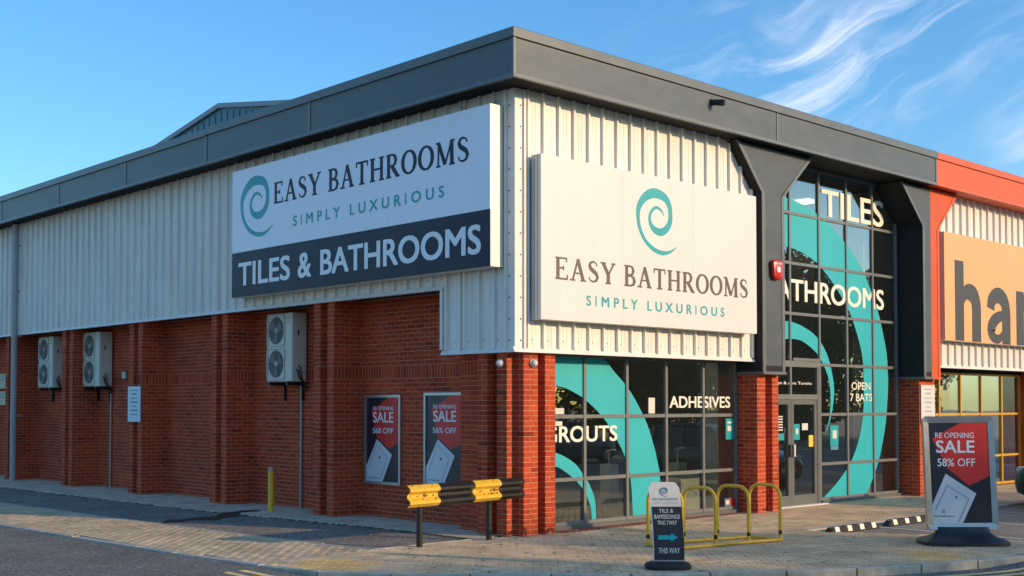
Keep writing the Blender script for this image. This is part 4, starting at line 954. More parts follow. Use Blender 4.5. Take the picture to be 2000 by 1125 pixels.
# sale posters in frames on the brick
def poster(y1, z0, off_txt, label):
    p = empty('poster', (.63, y1 - .5, z0)); tag(p, label, 'poster', 'framed sale posters on the brick wall')
    F = SIDE(.652); w, h = 1.0, 1.52; u0 = -y1; P = lambda a, b: (u0 + a * w, z0 + b * h)
    b = .045; fr = MB()
    fr.prism(rect(u0, u0 + w, z0, z0 + b), *F, 0, .035).prism(rect(u0, u0 + w, z0 + h - b, z0 + h), *F, 0, .035).prism(rect(u0, u0 + b, z0 + b, z0 + h - b), *F, 0, .034).prism(rect(u0 + w - b, u0 + w, z0 + b, z0 + h - b), *F, 0, .034)
    fr.build('frame', ALU, p)
    MB().prism(rect(u0 + b, u0 + w - b, z0 + b, z0 + h - b), *F, 0, .012).build('sheet', NAVY, p)
    MB().prism([P(.66, .97), P(.955, .97), P(.955, .475), P(.66, .40), P(.33, .53), P(.18, .82)], *F, .012, .0135).build('red_shape', RED, p)
    MB().prism([P(.34, .505), P(.76, .335), P(.50, .03), P(.046, .03), P(.046, .20)], *F, .0135, .015).build('tray_picture', TRAY, p)
    t = MB(); q = [(.33, .44), (.63, .31), (.42, .06)]; t.ribbon([P(*a) for a in [(.13, .17), (.33, .44), (.63, .31), (.44, .05)]], .018, F, .015, .0155); t.build('tray_outline', TRAYLINE, p)
    sticker(*P(.40, 0)[:1], P(.44, 0)[0], P(0, .285)[1], P(0, .31)[1], NAVY, p, 'drain_dot', F, .0165)
    lettering([('RE OPENING', P(.23, 0)[0], P(.80, 0)[0], P(0, .83)[1], P(0, .872)[1], .01, 1.), ('SALE', P(.23, 0)[0], P(.80, 0)[0], P(0, .69)[1], P(0, .81)[1], .02, 1.), (off_txt, P(.22, 0)[0], P(.80, 0)[0], P(0, .57)[1], P(0, .63)[1], .012, 1.)], F, .0165, 'lettering', PALETXT, p)
    lettering([('Easy Bathrooms', P(.08, 0)[0], P(.40, 0)[0], P(0, .055)[1], P(0, .08)[1], .0, 1.)], F, .0166, 'small_print', NAVY, p)
    return p
poster(4.44, .55, 'S68 OFF', 'framed red and navy sale poster next to the brick fin')
poster(2.82, .58, 'S6% OFF', 'framed sale poster half tucked behind the corner pier')
# air conditioning units
def ac_unit():
    a = empty('air_conditioner', (0, 0, 0)); w, h, d = .85, 1.27, .32          # local: front -x, width along y
    MB().box(0, d, 0, w, 0, h).build('casing', ACWHITE, a, local=True, bevel=.018)
    for k in (0, 1):
        zc_ = .33 + .62 * k; yc_ = .53
        fn = MB().lathe([(.001, .003), (.25, .003)], (0, yc_, zc_), (-1, 0, 0), 28).build('fan_opening', ACDARK, a, local=True)
        fr = MB(); rr_ = .06; hw, hh = .285, .285
        pts = [(yc_ + sx * (hw - rr_) + rr_ * math.cos(t), zc_ + sy * (hh - rr_) + rr_ * math.sin(t)) for sx, sy, t0 in ((1, 1, 0), (-1, 1, 90), (-1, -1, 180), (1, -1, 270)) for t in [R(t0 + 22.5 * i) for i in range(5)]]
        fr.tube([(-.012, y, z) for y, z in pts + pts[:1]], .012, 6, caps=False); fr.build('grille_frame', ACWHITE, fn, local=True)
        bl_ = MB()
        for j in range(3):
            t = 2 * math.pi * j / 3 + .5
            bl_.quad((-.004, yc_ + .05 * math.cos(t - .5), zc_ + .05 * math.sin(t - .5)), (-.016, yc_ + .23 * math.cos(t - .35), zc_ + .23 * math.sin(t - .35)), (-.006, yc_ + .23 * math.cos(t + .55), zc_ + .23 * math.sin(t + .55)), (-.004, yc_ + .05 * math.cos(t + .5), zc_ + .05 * math.sin(t + .5)))
        bl_.build('fan_blades', ACGREY, fn, local=True); MB().lathe([(.001, .024), (.035, .022), (.055, .012), (.06, .003)], (0, yc_, zc_), (-1, 0, 0), 16).build('hub', ACWHITE, fn, local=True, smooth=True)
        gr_ = MB()
        for r_ in (.1, .14, .18, .22, .255): gr_.tube([(-.02, yc_ + r_ * math.cos(2 * math.pi * j / 20), zc_ + r_ * math.sin(2 * math.pi * j / 20)) for j in range(21)], .0022, 4, caps=False)
        for j in range(8): t = math.pi * j / 8; gr_.tube([(-.022, yc_ - .27 * math.cos(t), zc_ - .27 * math.sin(t)), (-.022, yc_ + .27 * math.cos(t), zc_ + .27 * math.sin(t))], .0025, 4)
        gr_.build('wire_grille', ACGREY, fn, local=True)
    pl = MB(); pl.box(-.003, 0, .06, .17, 1.16, 1.18).box(-.003, 0, .08, .16, 1.08, 1.10).box(-.003, 0, .10, .14, .50, .52); pl.build('badge', ACGREY, a, local=True)
    MB().box(.12, .15, -.004, 0, .85, .95).build('handle_slot', BLACKPLAST, a, local=True); MB().box(.02, .22, -.004, 0, .16, .165).build('service_seam', ACGREY, a, local=True)
    MB().tube([(.10, .0, .22), (.10, -.05, .20), (.12, -.07, .08), (.20, -.07, -.02), (.30, -.05, -.10), (.31, .10, -.12)], .018, 8).build('lagged_pipe', RUBBER, a, local=True, smooth=True); MB().tube([(.14, .0, .30), (.14, -.06, .26), (.16, -.09, .05), (.26, -.08, -.08), (.31, .08, -.17)], .012, 8).build('cable', BLACKPLAST, a, local=True, smooth=True)
    for y in (.12, .72): MB().box(-.02, .34, y, y + .04, -.07, -.005).box(.30, .345, y, y + .04, -.35, -.07).build('bracket', BLACKPLAST, a, local=True)
    return a
ac0 = ac_unit()
AC = [(6.22, 'twin-fan air conditioner above the yellow bollard', 6.40), (14.23, 'twin-fan air conditioner right of the leftmost pair, boxed in by brick fins', 14.30), (16.86, 'leftmost twin-fan air conditioner, beside the grey downpipe', None)]
for i, (y, lab, cy_) in enumerate(AC):
    a = ac0 if i == 0 else copy_tree(ac0); a.location = (.30, y, 2.33); tag(a, lab, 'air conditioner', 'air conditioners on the side wall')
    if cy_:
        c = MB().tube([(.625, cy_, .0), (.625, cy_, 2.28)], .022, 10).build('conduit', PIPE, None, smooth=True)
        tag(c, 'thin grey conduit running down the brick below the ' + ('nearest' if i == 0 else 'second') + ' air conditioner', 'pipe')
jb = MB().box(.60, .65, 13.55, 13.72, 2.50, 2.66).build('junction_box', ACWHITE, None, bevel=.01); tag(jb, 'small cream junction box on brick beside the second air conditioner', 'box')
# notices
def notice(F, u0, u1, v0, v1, d, label, m=WHITE, lines=7):
    n = empty('notice_board', Vector(F[0]) + Vector(F[1]) * u0 + Vector(F[2]) * v0); tag(n, label, 'sign')
    MB().prism(rect(u0, u1, v0, v1), *F, d, d + .012).build('board', m, n); w = u1 - u0; h = v1 - v0
    for k in range(lines):
        q = .16 + (.15 if k % 3 == 1 else .05) * 1
        MB().prism(rect(u0 + w * q, u1 - w * q, v1 - h * (.1 + .115 * k) - h * .022, v1 - h * (.1 + .115 * k) + (h * .02 if k % 2 else h * .005)), *F, d + .012, d + .013).build('text_line', STICKER_B if m is not WHITE else TRAYLINE, n)
    return n
notice(SIDE(.05), -12.20, -11.62, 1.54, 2.30, .012, 'pale blue-white notice on the end of a brick fin', mat('pale_notice', (.62, .68, .76), .5, var=.04, vscale=3))
notice(FRONT(-.05), 11.66, 12.24, 1.50, 2.32, .012, 'white notice on the brick pier between the two shops')
ly = notice(SIDE(.65), -21.2, -20.6, 2.35, 2.75, .012, 'small cream notice at the far left end of the brick wall', mat('cream_notice', (.62, .58, .42), .5, var=.04, vscale=3), 4)
ly = notice(SIDE(.65), -21.2, -20.6, 1.90, 2.27, .012, 'lower cream notice at the far left end of the brick wall', bpy.data.materials['cream_notice'], 4)
# round lights on the corner pier
for P_, N_, lab in (((.05, .335, 2.51), (-1, 0, 0), 'left round bulkhead light on the corner pier'), ((.40, .05, 2.51), (0, -1, 0), 'right round bulkhead light on the corner pier')):
    l = empty('bulkhead_light', P_); tag(l, lab, 'light', 'round lights on the corner pier')
    MB().lathe([(.066, 0), (.066, .025), (.056, .03)], P_, N_, 20).build('base_ring', ALU, l, smooth=True); MB().lathe([(.056, .026), (.052, .05), (.038, .075), (.02, .088), (.001, .092)], P_, N_, 20).build('dome', WHITEGREY, l, smooth=True)
# alarm box, security camera, floodlight
al = empty('alarm_box', (6.16, -.2, 4.14)); tag(al, 'red alarm box on the grey column by the entrance', 'alarm')
AF = FRONT(-.215)
MB().prism([(6.03, 4.18), (6.08, 4.12), (6.25, 4.12), (6.30, 4.18), (6.32, 4.42), (6.28, 4.47), (6.05, 4.47), (6.01, 4.42)], *AF, 0, .09).build('case', REDPLAST, al, bevel=.035, smooth=True)
MB().lathe([(.001, .002), (.055, .002)], (6.165, -.305, 4.30), (0, -1, 0), 18).build('badge', PALETXT, al); lettering([('ALARM', 6.07, 6.26, 4.385, 4.425)], FRONT(-.305), .002, 'lettering', PALETXT, al)
cm = empty('security_camera', (4.06, -FX, 6.86)); tag(cm, 'small black security camera on the grey eaves', 'camera')
MB().box(4.0, 4.09, -FX - .035, -FX - .01, 6.84, 6.93).build('mount', BLACKPLAST, cm); MB().tube([(4.04, -FX - .03, 6.88), (4.10, -FX - .22, 6.85)], [.05, .055], 12).build('housing', BLACKPLAST, cm, smooth=True); MB().tube([(4.098, -FX - .215, 6.851), (4.104, -FX - .235, 6.849)], .036, 12).build('lens', BOLT, cm)

# ================================================================== street furniture
# crash barrier
br = empty('crash_barrier', (-.9, .1, 0)); tag(br, 'black and yellow corrugated crash barrier on two black posts', 'barrier')
wp = [(.045, .85), (.0, .845), (-.055, .80), (-.055, .765), (.01, .72), (.01, .68), (-.055, .635), (-.055, .60), (0, .555), (.045, .55)]
def wbeam(x0, x1, m, name, k):
    mb = MB(); t = .005
    o = [(y - t - .0006 * k, z) for y, z in wp]; i_ = [(y + t, z) for y, z in wp]
    ring = o + i_[::-1]; n = len(ring)
    for x in (x0, x1):
        for y, z in ring: mb.v.append((x, y + .0, z + .012 * (x + .9)))
    for j in range(n): mb.f.append((j, (j + 1) % n, n + (j + 1) % n, n + j)); mb.mi.append(0)
    for j in range(len(wp) - 1):
        mb.f.append((j, n - 1 - j, n - 2 - j, j + 1)); mb.f.append((n + j, n + j + 1, 2 * n - 2 - j, 2 * n - 1 - j)); mb.mi += [0, 0]
    return mb.build(name, m, br)
wbeam(-1.95, -1.43, YELPAINT, 'yellow_section', 1); wbeam(-1.43, -.80, BLACKPAINT, 'black_section', 0); wbeam(-.80, -.31, YELPAINT, 'yellow_section', 1); wbeam(-.31, .14, BLACKPAINT, 'black_section', 0)
for x in (-1.66, -.40): MB().tube([(x, .11, -.05), (x, .11, .80)], .042, 14).build('post', BLACKPAINT, br, smooth=True)
for x in (-1.66, -.40): MB().lathe([(.001, .016), (.02, .014), (.022, 0)], (x, .003, .705 + .012 * (x + .9)), (0, -1, 0), 10).build('bolt', BOLT, br)
ch = random.Random(2)
for k in range(22):
    x = ch.choice((-1.95, -.8)) + ch.uniform(.02, .46); z, y = ch.choice(((.70, .0), (.70, .0), (.838, -.012), (.66, -.03)))
    z += .012 * (x + .9); s_ = ch.uniform(.004, .011)
    MB().prism([(x - s_ * 1.5, z - s_ * .7), (x + s_, z - s_), (x + s_ * 1.6, z + s_ * .6), (x - s_ * .5, z + s_)], (0, y - .005, 0), (1, 0, 0), (0, 0, 1), (0, -1, 0), 0, .0022).build('paint_chip', RUST, br)
# yellow bollard
bo = empty('bollard', (-.13, 6.21, 0)); tag(bo, 'slim yellow bollard standing against the side wall', 'bollard')
MB().lathe([(.056, -.03), (.056, .70), (.05, .705)], (-.13, 6.21, 0), (0, 0, 1), 18).build('post', YELPAINT, bo, smooth=True); MB().lathe([(.054, .705), (.054, .765), (.04, .79), (.001, .797)], (-.13, 6.21, 0), (0, 0, 1), 18).build('cap', mat('pink_cap', (.45, .30, .26), .7, var=.1, vscale=8), bo, smooth=True)
# bicycle rack: four hoops between two rails
bk = empty('bike_rack', (1.5, -2.4, 0)); tag(bk, 'yellow tubular bicycle rack with four hoops', 'bike rack')
hoops = [(.62, -1.95, -2.53), (1.22, -2.08, -2.62), (1.83, -2.19, -2.72), (2.39, -2.33, -2.85)]
for x, ya, yc_ in hoops:
    r_ = .17; pts = [(x, ya, .03), (x, ya, .40), (x, ya, .78 - r_)]
    pts += [(x, ya - r_ + r_ * math.cos(t), .78 - r_ + r_ * math.sin(t)) for t in [R(18 * i) for i in range(1, 6)]]
    pts += [(x, yc_ + r_ - r_ * math.sin(t), .78 - r_ + r_ * math.cos(t)) for t in [R(18 * i) for i in range(0, 6)]] + [(x, yc_, .40), (x, yc_, .03)]
    MB().tube(pts, .024, 12).build('hoop', YELPAINT, bk, smooth=True)
    for y_ in (ya, yc_): MB().tube([(x, y_, .10 + .05 * random.random()), (x, y_, .16)], .0248, 12).build('rust_band', RUST, bk)
MB().tube([(.58, -1.94, .028), (1.5, -2.125, .028), (2.42, -2.335, .028)], .023, 12).build('rail', YELPAINT, bk, smooth=True); MB().tube([(.58, -2.525, .028), (1.5, -2.665, .028), (2.42, -2.855, .028)], .023, 12).build('rail', YELPAINT, bk, smooth=True)
MB().tube([(2.39, -2.33, .03), (2.39, -2.85, .03)], .0222, 12).build('end_bar', YELPAINT, bk, smooth=True); MB().tube([(.60, -1.95, .03), (.60, -2.53, .03)], .0222, 12).build('end_bar', YELPAINT, bk, smooth=True)
# wheel stops
def wheel_stop(x0, x1, lab):
    w = empty('wheel_stop', ((x0 + x1) / 2, -2.62, -.035)); tag(w, lab, 'wheel stop', 'wheel stops in the parking bays')
    pr = [(-.08, 0), (.08, 0), (.05, .10), (-.05, .10)]; z0 = -.035; mb = MB()
    rings_ = [(x0, .35), (x0 + .10, 1), (x1 - .10, 1), (x1, .35)]
    for x, s_ in rings_:
        for y, z in pr: mb.v.append((x, -2.62 + y, z0 + z * s_))
    for k in range(3):
        for j in range(4): mb.f.append((4 * k + j, 4 * k + (j + 1) % 4, 4 * k + 4 + (j + 1) % 4, 4 * k + 4 + j)); mb.mi.append(0)
    mb.f += [(0, 1, 2, 3), (12, 13, 14, 15)]; mb.mi += [0, 0]
    mb.build('rubber_body', RUBBER, w)
    n = max(3, round((x1 - x0) / .38))
    for k in range(n):
        x = x0 + .18 + (x1 - x0 - .36) * k / (n - 1); b = MB(); y0, y1 = -2.62 - .073, -2.62 - .050; zz0, zz1 = z0 + .024, z0 + .1; e = .0035
        b.quad((x - .06, y0 - e, zz0), (x + .06, y0 - e, zz0), (x + .06, y1 - e, zz1 + e), (x - .06, y1 - e, zz1 + e)); b.quad((x - .06, y1 - e, zz1 + e), (x + .06, y1 - e, zz1 + e), (x + .06, y1 + .04, zz1 + e), (x - .06, y1 + .04, zz1 + e)); b.build('reflector', CREAMTXT, w)
    MB().quad((x0 - .003, -2.675, z0 + .01), (x0 - .003, -2.565, z0 + .01), (x0 + .095, -2.585, z0 + .099), (x0 + .095, -2.655, z0 + .099)).build('end_reflector', INTWHITE, w)
wheel_stop(3.95, 5.36, 'black and white wheel stop nearest the bicycle rack'); wheel_stop(5.66, 7.15, 'black and white wheel stop passing behind the large sale sign'); wheel_stop(7.85, 9.40, 'wheel stop whose far end shows right of the large sale sign')
# large forecourt sign (local frame: x right, -y towards the viewer)
RZ = math.atan2(-.687, .726)
bs = empty('forecourt_sign', (3.97, -4.72, 0), RZ); tag(bs, 'large aluminium framed sale sign on a black moulded base', 'sign')
lean = lambda u, v: (u - .038 * (v - .2), v + .012 * u)
LF = ((0, 0, 0), (1, 0, 0), (0, 0, 1), (0, -1, 0))
def loc_poly(pts): return [lean(u - 6.185, v) for u, v in pts]
def rrect(u0, u1, v0, v1, r_, n=4): return [(cx + r_ * math.cos(R(a + 90 * i / n)), cy + r_ * math.sin(R(a + 90 * i / n))) for cx, cy, a in ((u1 - r_, v1 - r_, 0), (u0 + r_, v1 - r_, 90), (u0 + r_, v0 + r_, 180), (u1 - r_, v0 + r_, 270)) for i in range(n + 1)]
fo, fi = [lean(*p) for p in rrect(-.482, .482, .20, 1.745, .07)], [lean(*p) for p in rrect(-.405, .405, .285, 1.655, .004)]
fr = MB(); n = len(fo)
for d0, d1, a, b in ((.045, .045, fo, fi), (-.045, -.045, fo, fi)):
    i0 = len(fr.v)
    for u_, v_ in a: fr.v.append((u_, -d0, v_))
    for u_, v_ in b: fr.v.append((u_, -d1 * .6, v_))
    for j in range(n): fr.f.append((i0 + j, i0 + (j + 1) % n, i0 + n + (j + 1) % n, i0 + n + j) if d0 > 0 else (i0 + n + j, i0 + n + (j + 1) % n, i0 + (j + 1) % n, i0 + j)); fr.mi.append(0)
for j in range(n): fr.f.append((j, 2 * n + j, 2 * n + (j + 1) % n, (j + 1) % n)); fr.mi.append(0)
fr.build('frame', ALU, bs, local=True)
MB().prism([lean(*p) for p in rrect(-.41, .41, .28, 1.66, .004)], *LF, -.02, .02).build('sheet', NAVY, bs, local=True)
MB().prism(loc_poly([(6.23, 1.662), (6.592, 1.662), (6.592, .925), (6.301, .793), (6.016, 1.033), (5.823, 1.441)]), *LF, .02, .0215).build('red_shape', RED, bs, local=True)
MB().prism(loc_poly([(5.984, .961), (6.391, .685), (6.187, .282), (5.778, .282), (5.778, .53)]), *LF, .0215, .023).build('tray_picture', TRAY, bs, local=True)
MB().ribbon(loc_poly([(5.82, .46), (5.995, .80), (6.285, .615), (6.13, .30)]), .028, LF, .023, .0236).build('tray_outline', TRAYLINE, bs, local=True)
MB().lathe([(.001, .0005), (.014, .0005)], (*[q for q in (lean(6.115 - 6.185, .64)[0],)], -.0236, lean(-.07, .64)[1]), (0, -1, 0), 12).build('drain_dot', NAVY, bs, local=True)
def llet(items, d, m, parent, name='lettering'):
    for t, u0, u1, v0, v1, bo_ in items:
        b = MB(); a = lean((u0 + u1) / 2 - 6.185, (v0 + v1) / 2); text(b, t, LF, a[0] - (u1 - u0) / 2, a[0] + (u1 - u0) / 2, a[1] - (v1 - v0) / 2, a[1] + (v1 - v0) / 2, d, bo_); b.build(name, m, parent, local=True)
llet([('RE OPENING', 5.865, 6.394, 1.448, 1.522, .008), ('SALE', 5.869, 6.398, 1.244, 1.415, .024), ('58% OFF', 5.878, 6.396, 1.06, 1.168, .014)], .0245, PALETXT, bs)
llet([('Easy Bathrooms', 5.80, 6.08, .36, .40, 0)], .0246, NAVY, bs, 'small_print'); llet([('@', 5.905, 5.955, .42, .475, 0)], .0246, NAVY, bs, 'small_print')
# moulded base: loft from foot to neck
bm_ = MB(); secs = [(.0, .585, .36), (.045, .585, .36), (.075, .55, .30), (.115, .43, .15), (.16, .37, .09), (.235, .36, .06)]
N_ = 28
for z, hx, hy in secs:
    for j in range(N_):
        t = 2 * math.pi * j / N_; c_, s_ = math.cos(t), math.sin(t); e = .45
        bm_.v.append((hx * math.copysign(abs(c_) ** e, c_), hy * math.copysign(abs(s_) ** e, s_), z))
for k in range(len(secs) - 1):
    for j in range(N_): bm_.f.append((k * N_ + j, k * N_ + (j + 1) % N_, (k + 1) * N_ + (j + 1) % N_, (k + 1) * N_ + j)); bm_.mi.append(0)
bm_.f.append(tuple(range((len(secs) - 1) * N_, len(secs) * N_))); bm_.mi.append(0)
bm_.build('base', BLACKPLAST, bs, smooth=True, local=True)
# small flexible pavement sign, leaning back a little
ps = empty('pavement_sign', (-.90, -3.53, 0), RZ); tag(ps, 'small black and white arrow sign on a rubber base', 'sign')
def bend(v): return (-.12 * (v - .07) ** 1.0 + .03 * math.sin(3 * v)) if v > .07 else 0
def plean(u, v): return (u + bend(v) * .55 + .01, v)
def ppanel(u0, u1, v0, v1, rtop, m, name, d0, d1, nseg=10):
    L_ = []; 
    for k in range(nseg + 1):
        v = v0 + (v1 - v0) * k / nseg; ins = 0
        if rtop and v > v1 - rtop: q = (v - (v1 - rtop)) / rtop; ins = rtop * (1 - math.sqrt(max(0, 1 - q * q)))
        L_.append((u0 + ins, u1 - ins, v))
    if rtop: L_ = L_[:-1] + [(u0 + rtop * .55, u1 - rtop * .55, v1 - rtop * .08), (u0 + rtop, u1 - rtop, v1)]
    mb = MB()
    for dd in (d0, d1):
        for a, b, v in L_:
            for u_ in (a, b): x, z = plean(u_, v); mb.v.append((x, -dd - bend(v) * .25, z))
    n = len(L_)
    for k in range(n - 1):
        o = 2 * n; mb.f.append((o + 2 * k, o + 2 * k + 1, o + 2 * k + 3, o + 2 * k + 2)); mb.f.append((2 * k + 2, 2 * k + 3, 2 * k + 1, 2 * k)); mb.f.append((2 * k, o + 2 * k, o + 2 * k + 2, 2 * k + 2)); mb.f.append((2 * k + 1, 2 * k + 3, o + 2 * k + 3, o + 2 * k + 1)); mb.mi += [0] * 4
    mb.f.append((2 * n - 2, 2 * n - 1, 4 * n - 1, 4 * n - 2)); mb.mi.append(0)
    return mb.build(name, m, ps, local=True)
ppanel(-.18, .18, .07, 1.0, .07, WHITE, 'panel', -.008, .008, 14); ppanel(-.17, .18, .085, .715, 0, NAVY, 'black_face', .0085, .0095)
def plet(items, d, m, name='lettering'):
    for t, u0, u1, v0, v1, bo_ in items:
        x, z = plean(0, (v0 + v1) / 2); b = MB(); text(b, t, ((0, -bend(z) * .25, 0), (1, 0, 0), (0, 0, 1), (0, -1, 0)), x + u0, x + u1, v0, v1, d, bo_); b.build(name, m, ps, local=True)
plet([('TILS &', -.09, .08, .645, .69, .016), ('BAMISEDINGS', -.15, .15, .575, .625, .016), ('TING TWAY', -.12, .11, .505, .555, .016), ('THIS WAY', -.12, .13, .175, .24, .016)], .014, WHITE)
plet([('EASY BATHROOMS', -.14, .15, .79, .82, .004), ('SIMPLY LUXURIOUS', -.13, .14, .752, .768, 0)], .014, TRAYLINE)
x_, z_ = plean(0, .36); MB().prism([(x_ - .12, .335), (x_ + .03, .335), (x_ + .03, .31), (x_ + .11, .36), (x_ + .03, .41), (x_ + .03, .385), (x_ - .12, .385)], (0, 0, 0), (1, 0, 0), (0, 0, 1), (0, -1, 0), .010, .0175).build('arrow', TEAL, ps, local=True)
x_, z_ = plean(0, .88); swirl(MB(), ((0, .013, 0), (1, 0, 0), (0, 0, 1), (0, -1, 0)), x_ + .0, .885, .10, .105, .006).build('swirl_emblem', STICKER_B, ps, local=True)
sb = MB(); secs = [(0, .26, .20), (.03, .275, .21), (.06, .255, .18), (.085, .20, .10)]
for z, hx, hy in secs:
    for j in range(N_):
        t = 2 * math.pi * j / N_; c_, s_ = math.cos(t), math.sin(t); sb.v.append((hx * math.copysign(abs(c_) ** .7, c_), hy * math.copysign(abs(s_) ** .7, s_), z + (.02 * c_ * 0)))
for k in range(len(secs) - 1):
    for j in range(N_): sb.f.append((k * N_ + j, k * N_ + (j + 1) % N_, (k + 1) * N_ + (j + 1) % N_, (k + 1) * N_ + j)); sb.mi.append(0)
sb.f.append(tuple(range((len(secs) - 1) * N_, len(secs) * N_))); sb.mi.append(0)
sb.build('base', RUBBER, ps, smooth=True, local=True); MB().box(-.19, .19, -.03, .03, .078, .098).build('clamp', ALU, ps, local=True)

# ================================================================== displays inside the window
dsp = empty('display_board', (4.98, .80, .02)); tag(dsp, 'cream display board standing inside the shop window', 'display')
MB().box(4.69, 5.28, .77, .83, .05, .69).build('panel', INTWHITE, dsp); MB().box(4.67, 5.30, .70, .90, .02, .05).build('foot', WHITEGREY, dsp); MB().tube([(4.98 + .17 * math.cos(t), .765, .30 + .10 * math.sin(t)) for t in [R(20 * i) for i in range(8)]], .008, 6).build('arc_mark', TRAYLINE, dsp)
def pedestal(x, y, h, lab, tap):
    p = empty('tap_display', (x, y, .02)); tag(p, lab, 'display')
    MB().box(x - .12, x + .12, y - .12, y + .12, .02, h).build('plinth', INTWHITE, p)
    if tap: MB().tube([(x, y, h), (x, y, h + .22), (x + .02, y - .03, h + .27), (x + .06, y - .12, h + .26)], .02, 8).build('tap', SIGNEDGE, p, smooth=True); MB().tube([(x - .09, y, h + .24), (x + .12, y, h + .27)], .012, 8).build('lever', SIGNEDGE, p)
pedestal(5.55, 1.5, .84, 'cream plinth with a tall tap inside the shop window', True)
pedestal(4.9, 2.6, .80, 'cream plinth with a tap further inside the shop', True)
bt = empty('bath_display', (2.6, 3.5, .02)); tag(bt, 'white bath displayed deep inside the shop', 'bath')
MB().lathe([(.45, 0), (.6, .3), (.7, .56), (.66, .57), (.55, .3), (.3, .1), (.001, .08)], (2.6, 3.5, .02), (0, 0, 1), 24).build('tub', INTWHITE, bt, smooth=True); MB().lathe([(.70, .55), (.72, .57), (.70, .59), (.66, .575)], (2.6, 3.5, .02), (0, 0, 1), 24).build('rim', WHITE, bt, smooth=True)

# ================================================================== cars
def car(name, paint, kind='hatch'):
    c = empty(name, (0, 0, 0)); Lc = 4.2; k = 1.12 if kind == 'suv' else 1.0
    # stations along x (front at +x): bottom z, hood/belt z, half width low, half width belt
    st = [(2.08, .32, .62, .60, .55), (2.0, .22, .74, .76, .70), (1.75, .18, .84, .86, .80), (1.2, .17, .95, .90, .85), (.75, .17, 1.00, .91, .87), (0, .17, 1.02, .91, .88), (-.9, .17, 1.04, .91, .88), (-1.5, .18, 1.06, .90, .86), (-1.9, .24, 1.02, .86, .80), (-2.08, .36, .92, .74, .66)]
    def ring(x, zb, zt, wl_, wb): return [(x, -wb * .55, zt + .015), (x, -wb * .92, zt - .01), (x, -wl_, zt - .12), (x, -wl_ * 1.01, (zb + zt) / 2), (x, -wl_ * .98, zb + .10), (x, -wl_ * .86, zb), (x, 0, zb - .01), (x, wl_ * .86, zb), (x, wl_ * .98, zb + .10), (x, wl_ * 1.01, (zb + zt) / 2), (x, wl_, zt - .12), (x, wb * .92, zt - .01), (x, wb * .55, zt + .015)]
    b = MB(); rg = [ring(x, zb * k, zt * k, a, w) for x, zb, zt, a, w in st]; n = len(rg[0])
    for r_ in rg: b.v += r_
    for i in range(len(rg) - 1):
        for j in range(n): b.f.append((i * n + j, (i + 1) * n + j, (i + 1) * n + (j + 1) % n, i * n + (j + 1) % n)); b.mi.append(0)
    b.f.append(tuple(range(n))); b.f.append(tuple(reversed(range((len(rg) - 1) * n, len(rg) * n)))); b.mi += [0, 0]
    o = b.build('body', paint, c, smooth=True, local=True)
    md = o.modifiers.new('sub', 'SUBSURF'); md.levels = md.render_levels = 2
    # cabin: glass sides with a painted roof
    cs = [(1.02, 1.0, 1.0, .78), (.35, 1.0, 1.40, .62), (-.4, 1.0, 1.47, .63), (-1.2, 1.02, 1.42, .61), (-1.82, 1.03, 1.06, .62)]
    g = MB(); rt = MB()
    for i in range(len(cs) - 1):
        (x0, a0, t0, w0), (x1, a1, t1, w1) = cs[i], cs[i + 1]; wb = .80
        for s_ in (-1, 1): g.quad((x0, s_ * wb, a0 * k), (x1, s_ * wb, a1 * k), (x1, s_ * w1, t1 * k), (x0, s_ * w0, t0 * k))
        (g if i in (0, len(cs) - 2) else rt).quad((x0, -w0, t0 * k), (x1, -w1, t1 * k), (x1, w1, t1 * k), (x0, w0, t0 * k))
    g.build('windows', CARGLASS, c, local=True)
    for (x0, a0, t0, w0), (x1, a1, t1, w1) in zip(cs, cs[1:]):
        for s_ in (-1, 1): rt.tube([(x0, s_ * w0, t0 * k), (x1, s_ * w1, t1 * k)], .045, 6)
    for x, zt in ((-.32, 1.46), (-1.25, 1.41)):
        for s_ in (-1, 1): rt.tube([(x, s_ * .81, 1.0 * k), (x - .05, s_ * .63, zt * k)], .04, 6)
    rt.build('roof', paint, c, local=True)
    for x in (1.32, -1.28):
        for s_ in (-1, 1):
            w = empty('wheel', (x, s_ * .80, .32)); w.parent = c
            MB().lathe([(.20, -.10), (.30, -.11), (.325, -.08), (.325, .08), (.30, .11), (.20, .10)], (0, 0, 0), (0, 1, 0), 28).build('tyre', RUBBER, w, smooth=True, local=True)
            rm = MB(); rm.lathe([(.001, .095), (.05, .10), (.06, .09)], (0, 0, 0), (0, s_, 0), 14); rm.lathe([(.19, .085), (.215, .10), (.215, -.02)], (0, 0, 0), (0, s_, 0), 24)
            for q in range(9): t = 2 * math.pi * q / 9; rm.prism([(-.018, .04), (.018, .04), (.028, .20), (-.028, .20)], (0, 0, 0), (math.cos(t), 0, math.sin(t)), (-math.sin(t), 0, math.cos(t)), (0, s_, 0), .06, .092)
            rm.build('rim', ALU, w, local=True); MB().lathe([(.001, .03), (.21, .03)], (0, 0, 0), (0, s_, 0), 20).build('brake_shadow', RUBBER, w, local=True)
    for s_ in (-1, 1):
        MB().box(1.70, 1.985, s_ * .60 - .14, s_ * .60 + .14, .64 * k, .77 * k).build('headlight', HEADLAMP, c, local=True, bevel=.04)
        MB().box(-2.02, -1.88, s_ * .70 - .12, s_ * .70 + .10, .72 * k, .90 * k).build('tail_light', REDPLAST, c, local=True, bevel=.02)
        MB().box(.62, .80, s_ * .97 - .09, s_ * .97 + .09, 1.0 * k, 1.12 * k).build('mirror', paint, c, local=True, bevel=.03)
    MB().box(2.03, 2.11, -.26, .26, .40, .50).build('number_plate', INTWHITE, c, local=True); MB().box(1.96, 2.07, -.5, .5, .26, .37).build('lower_grille', BLACKPLAST, c, local=True)
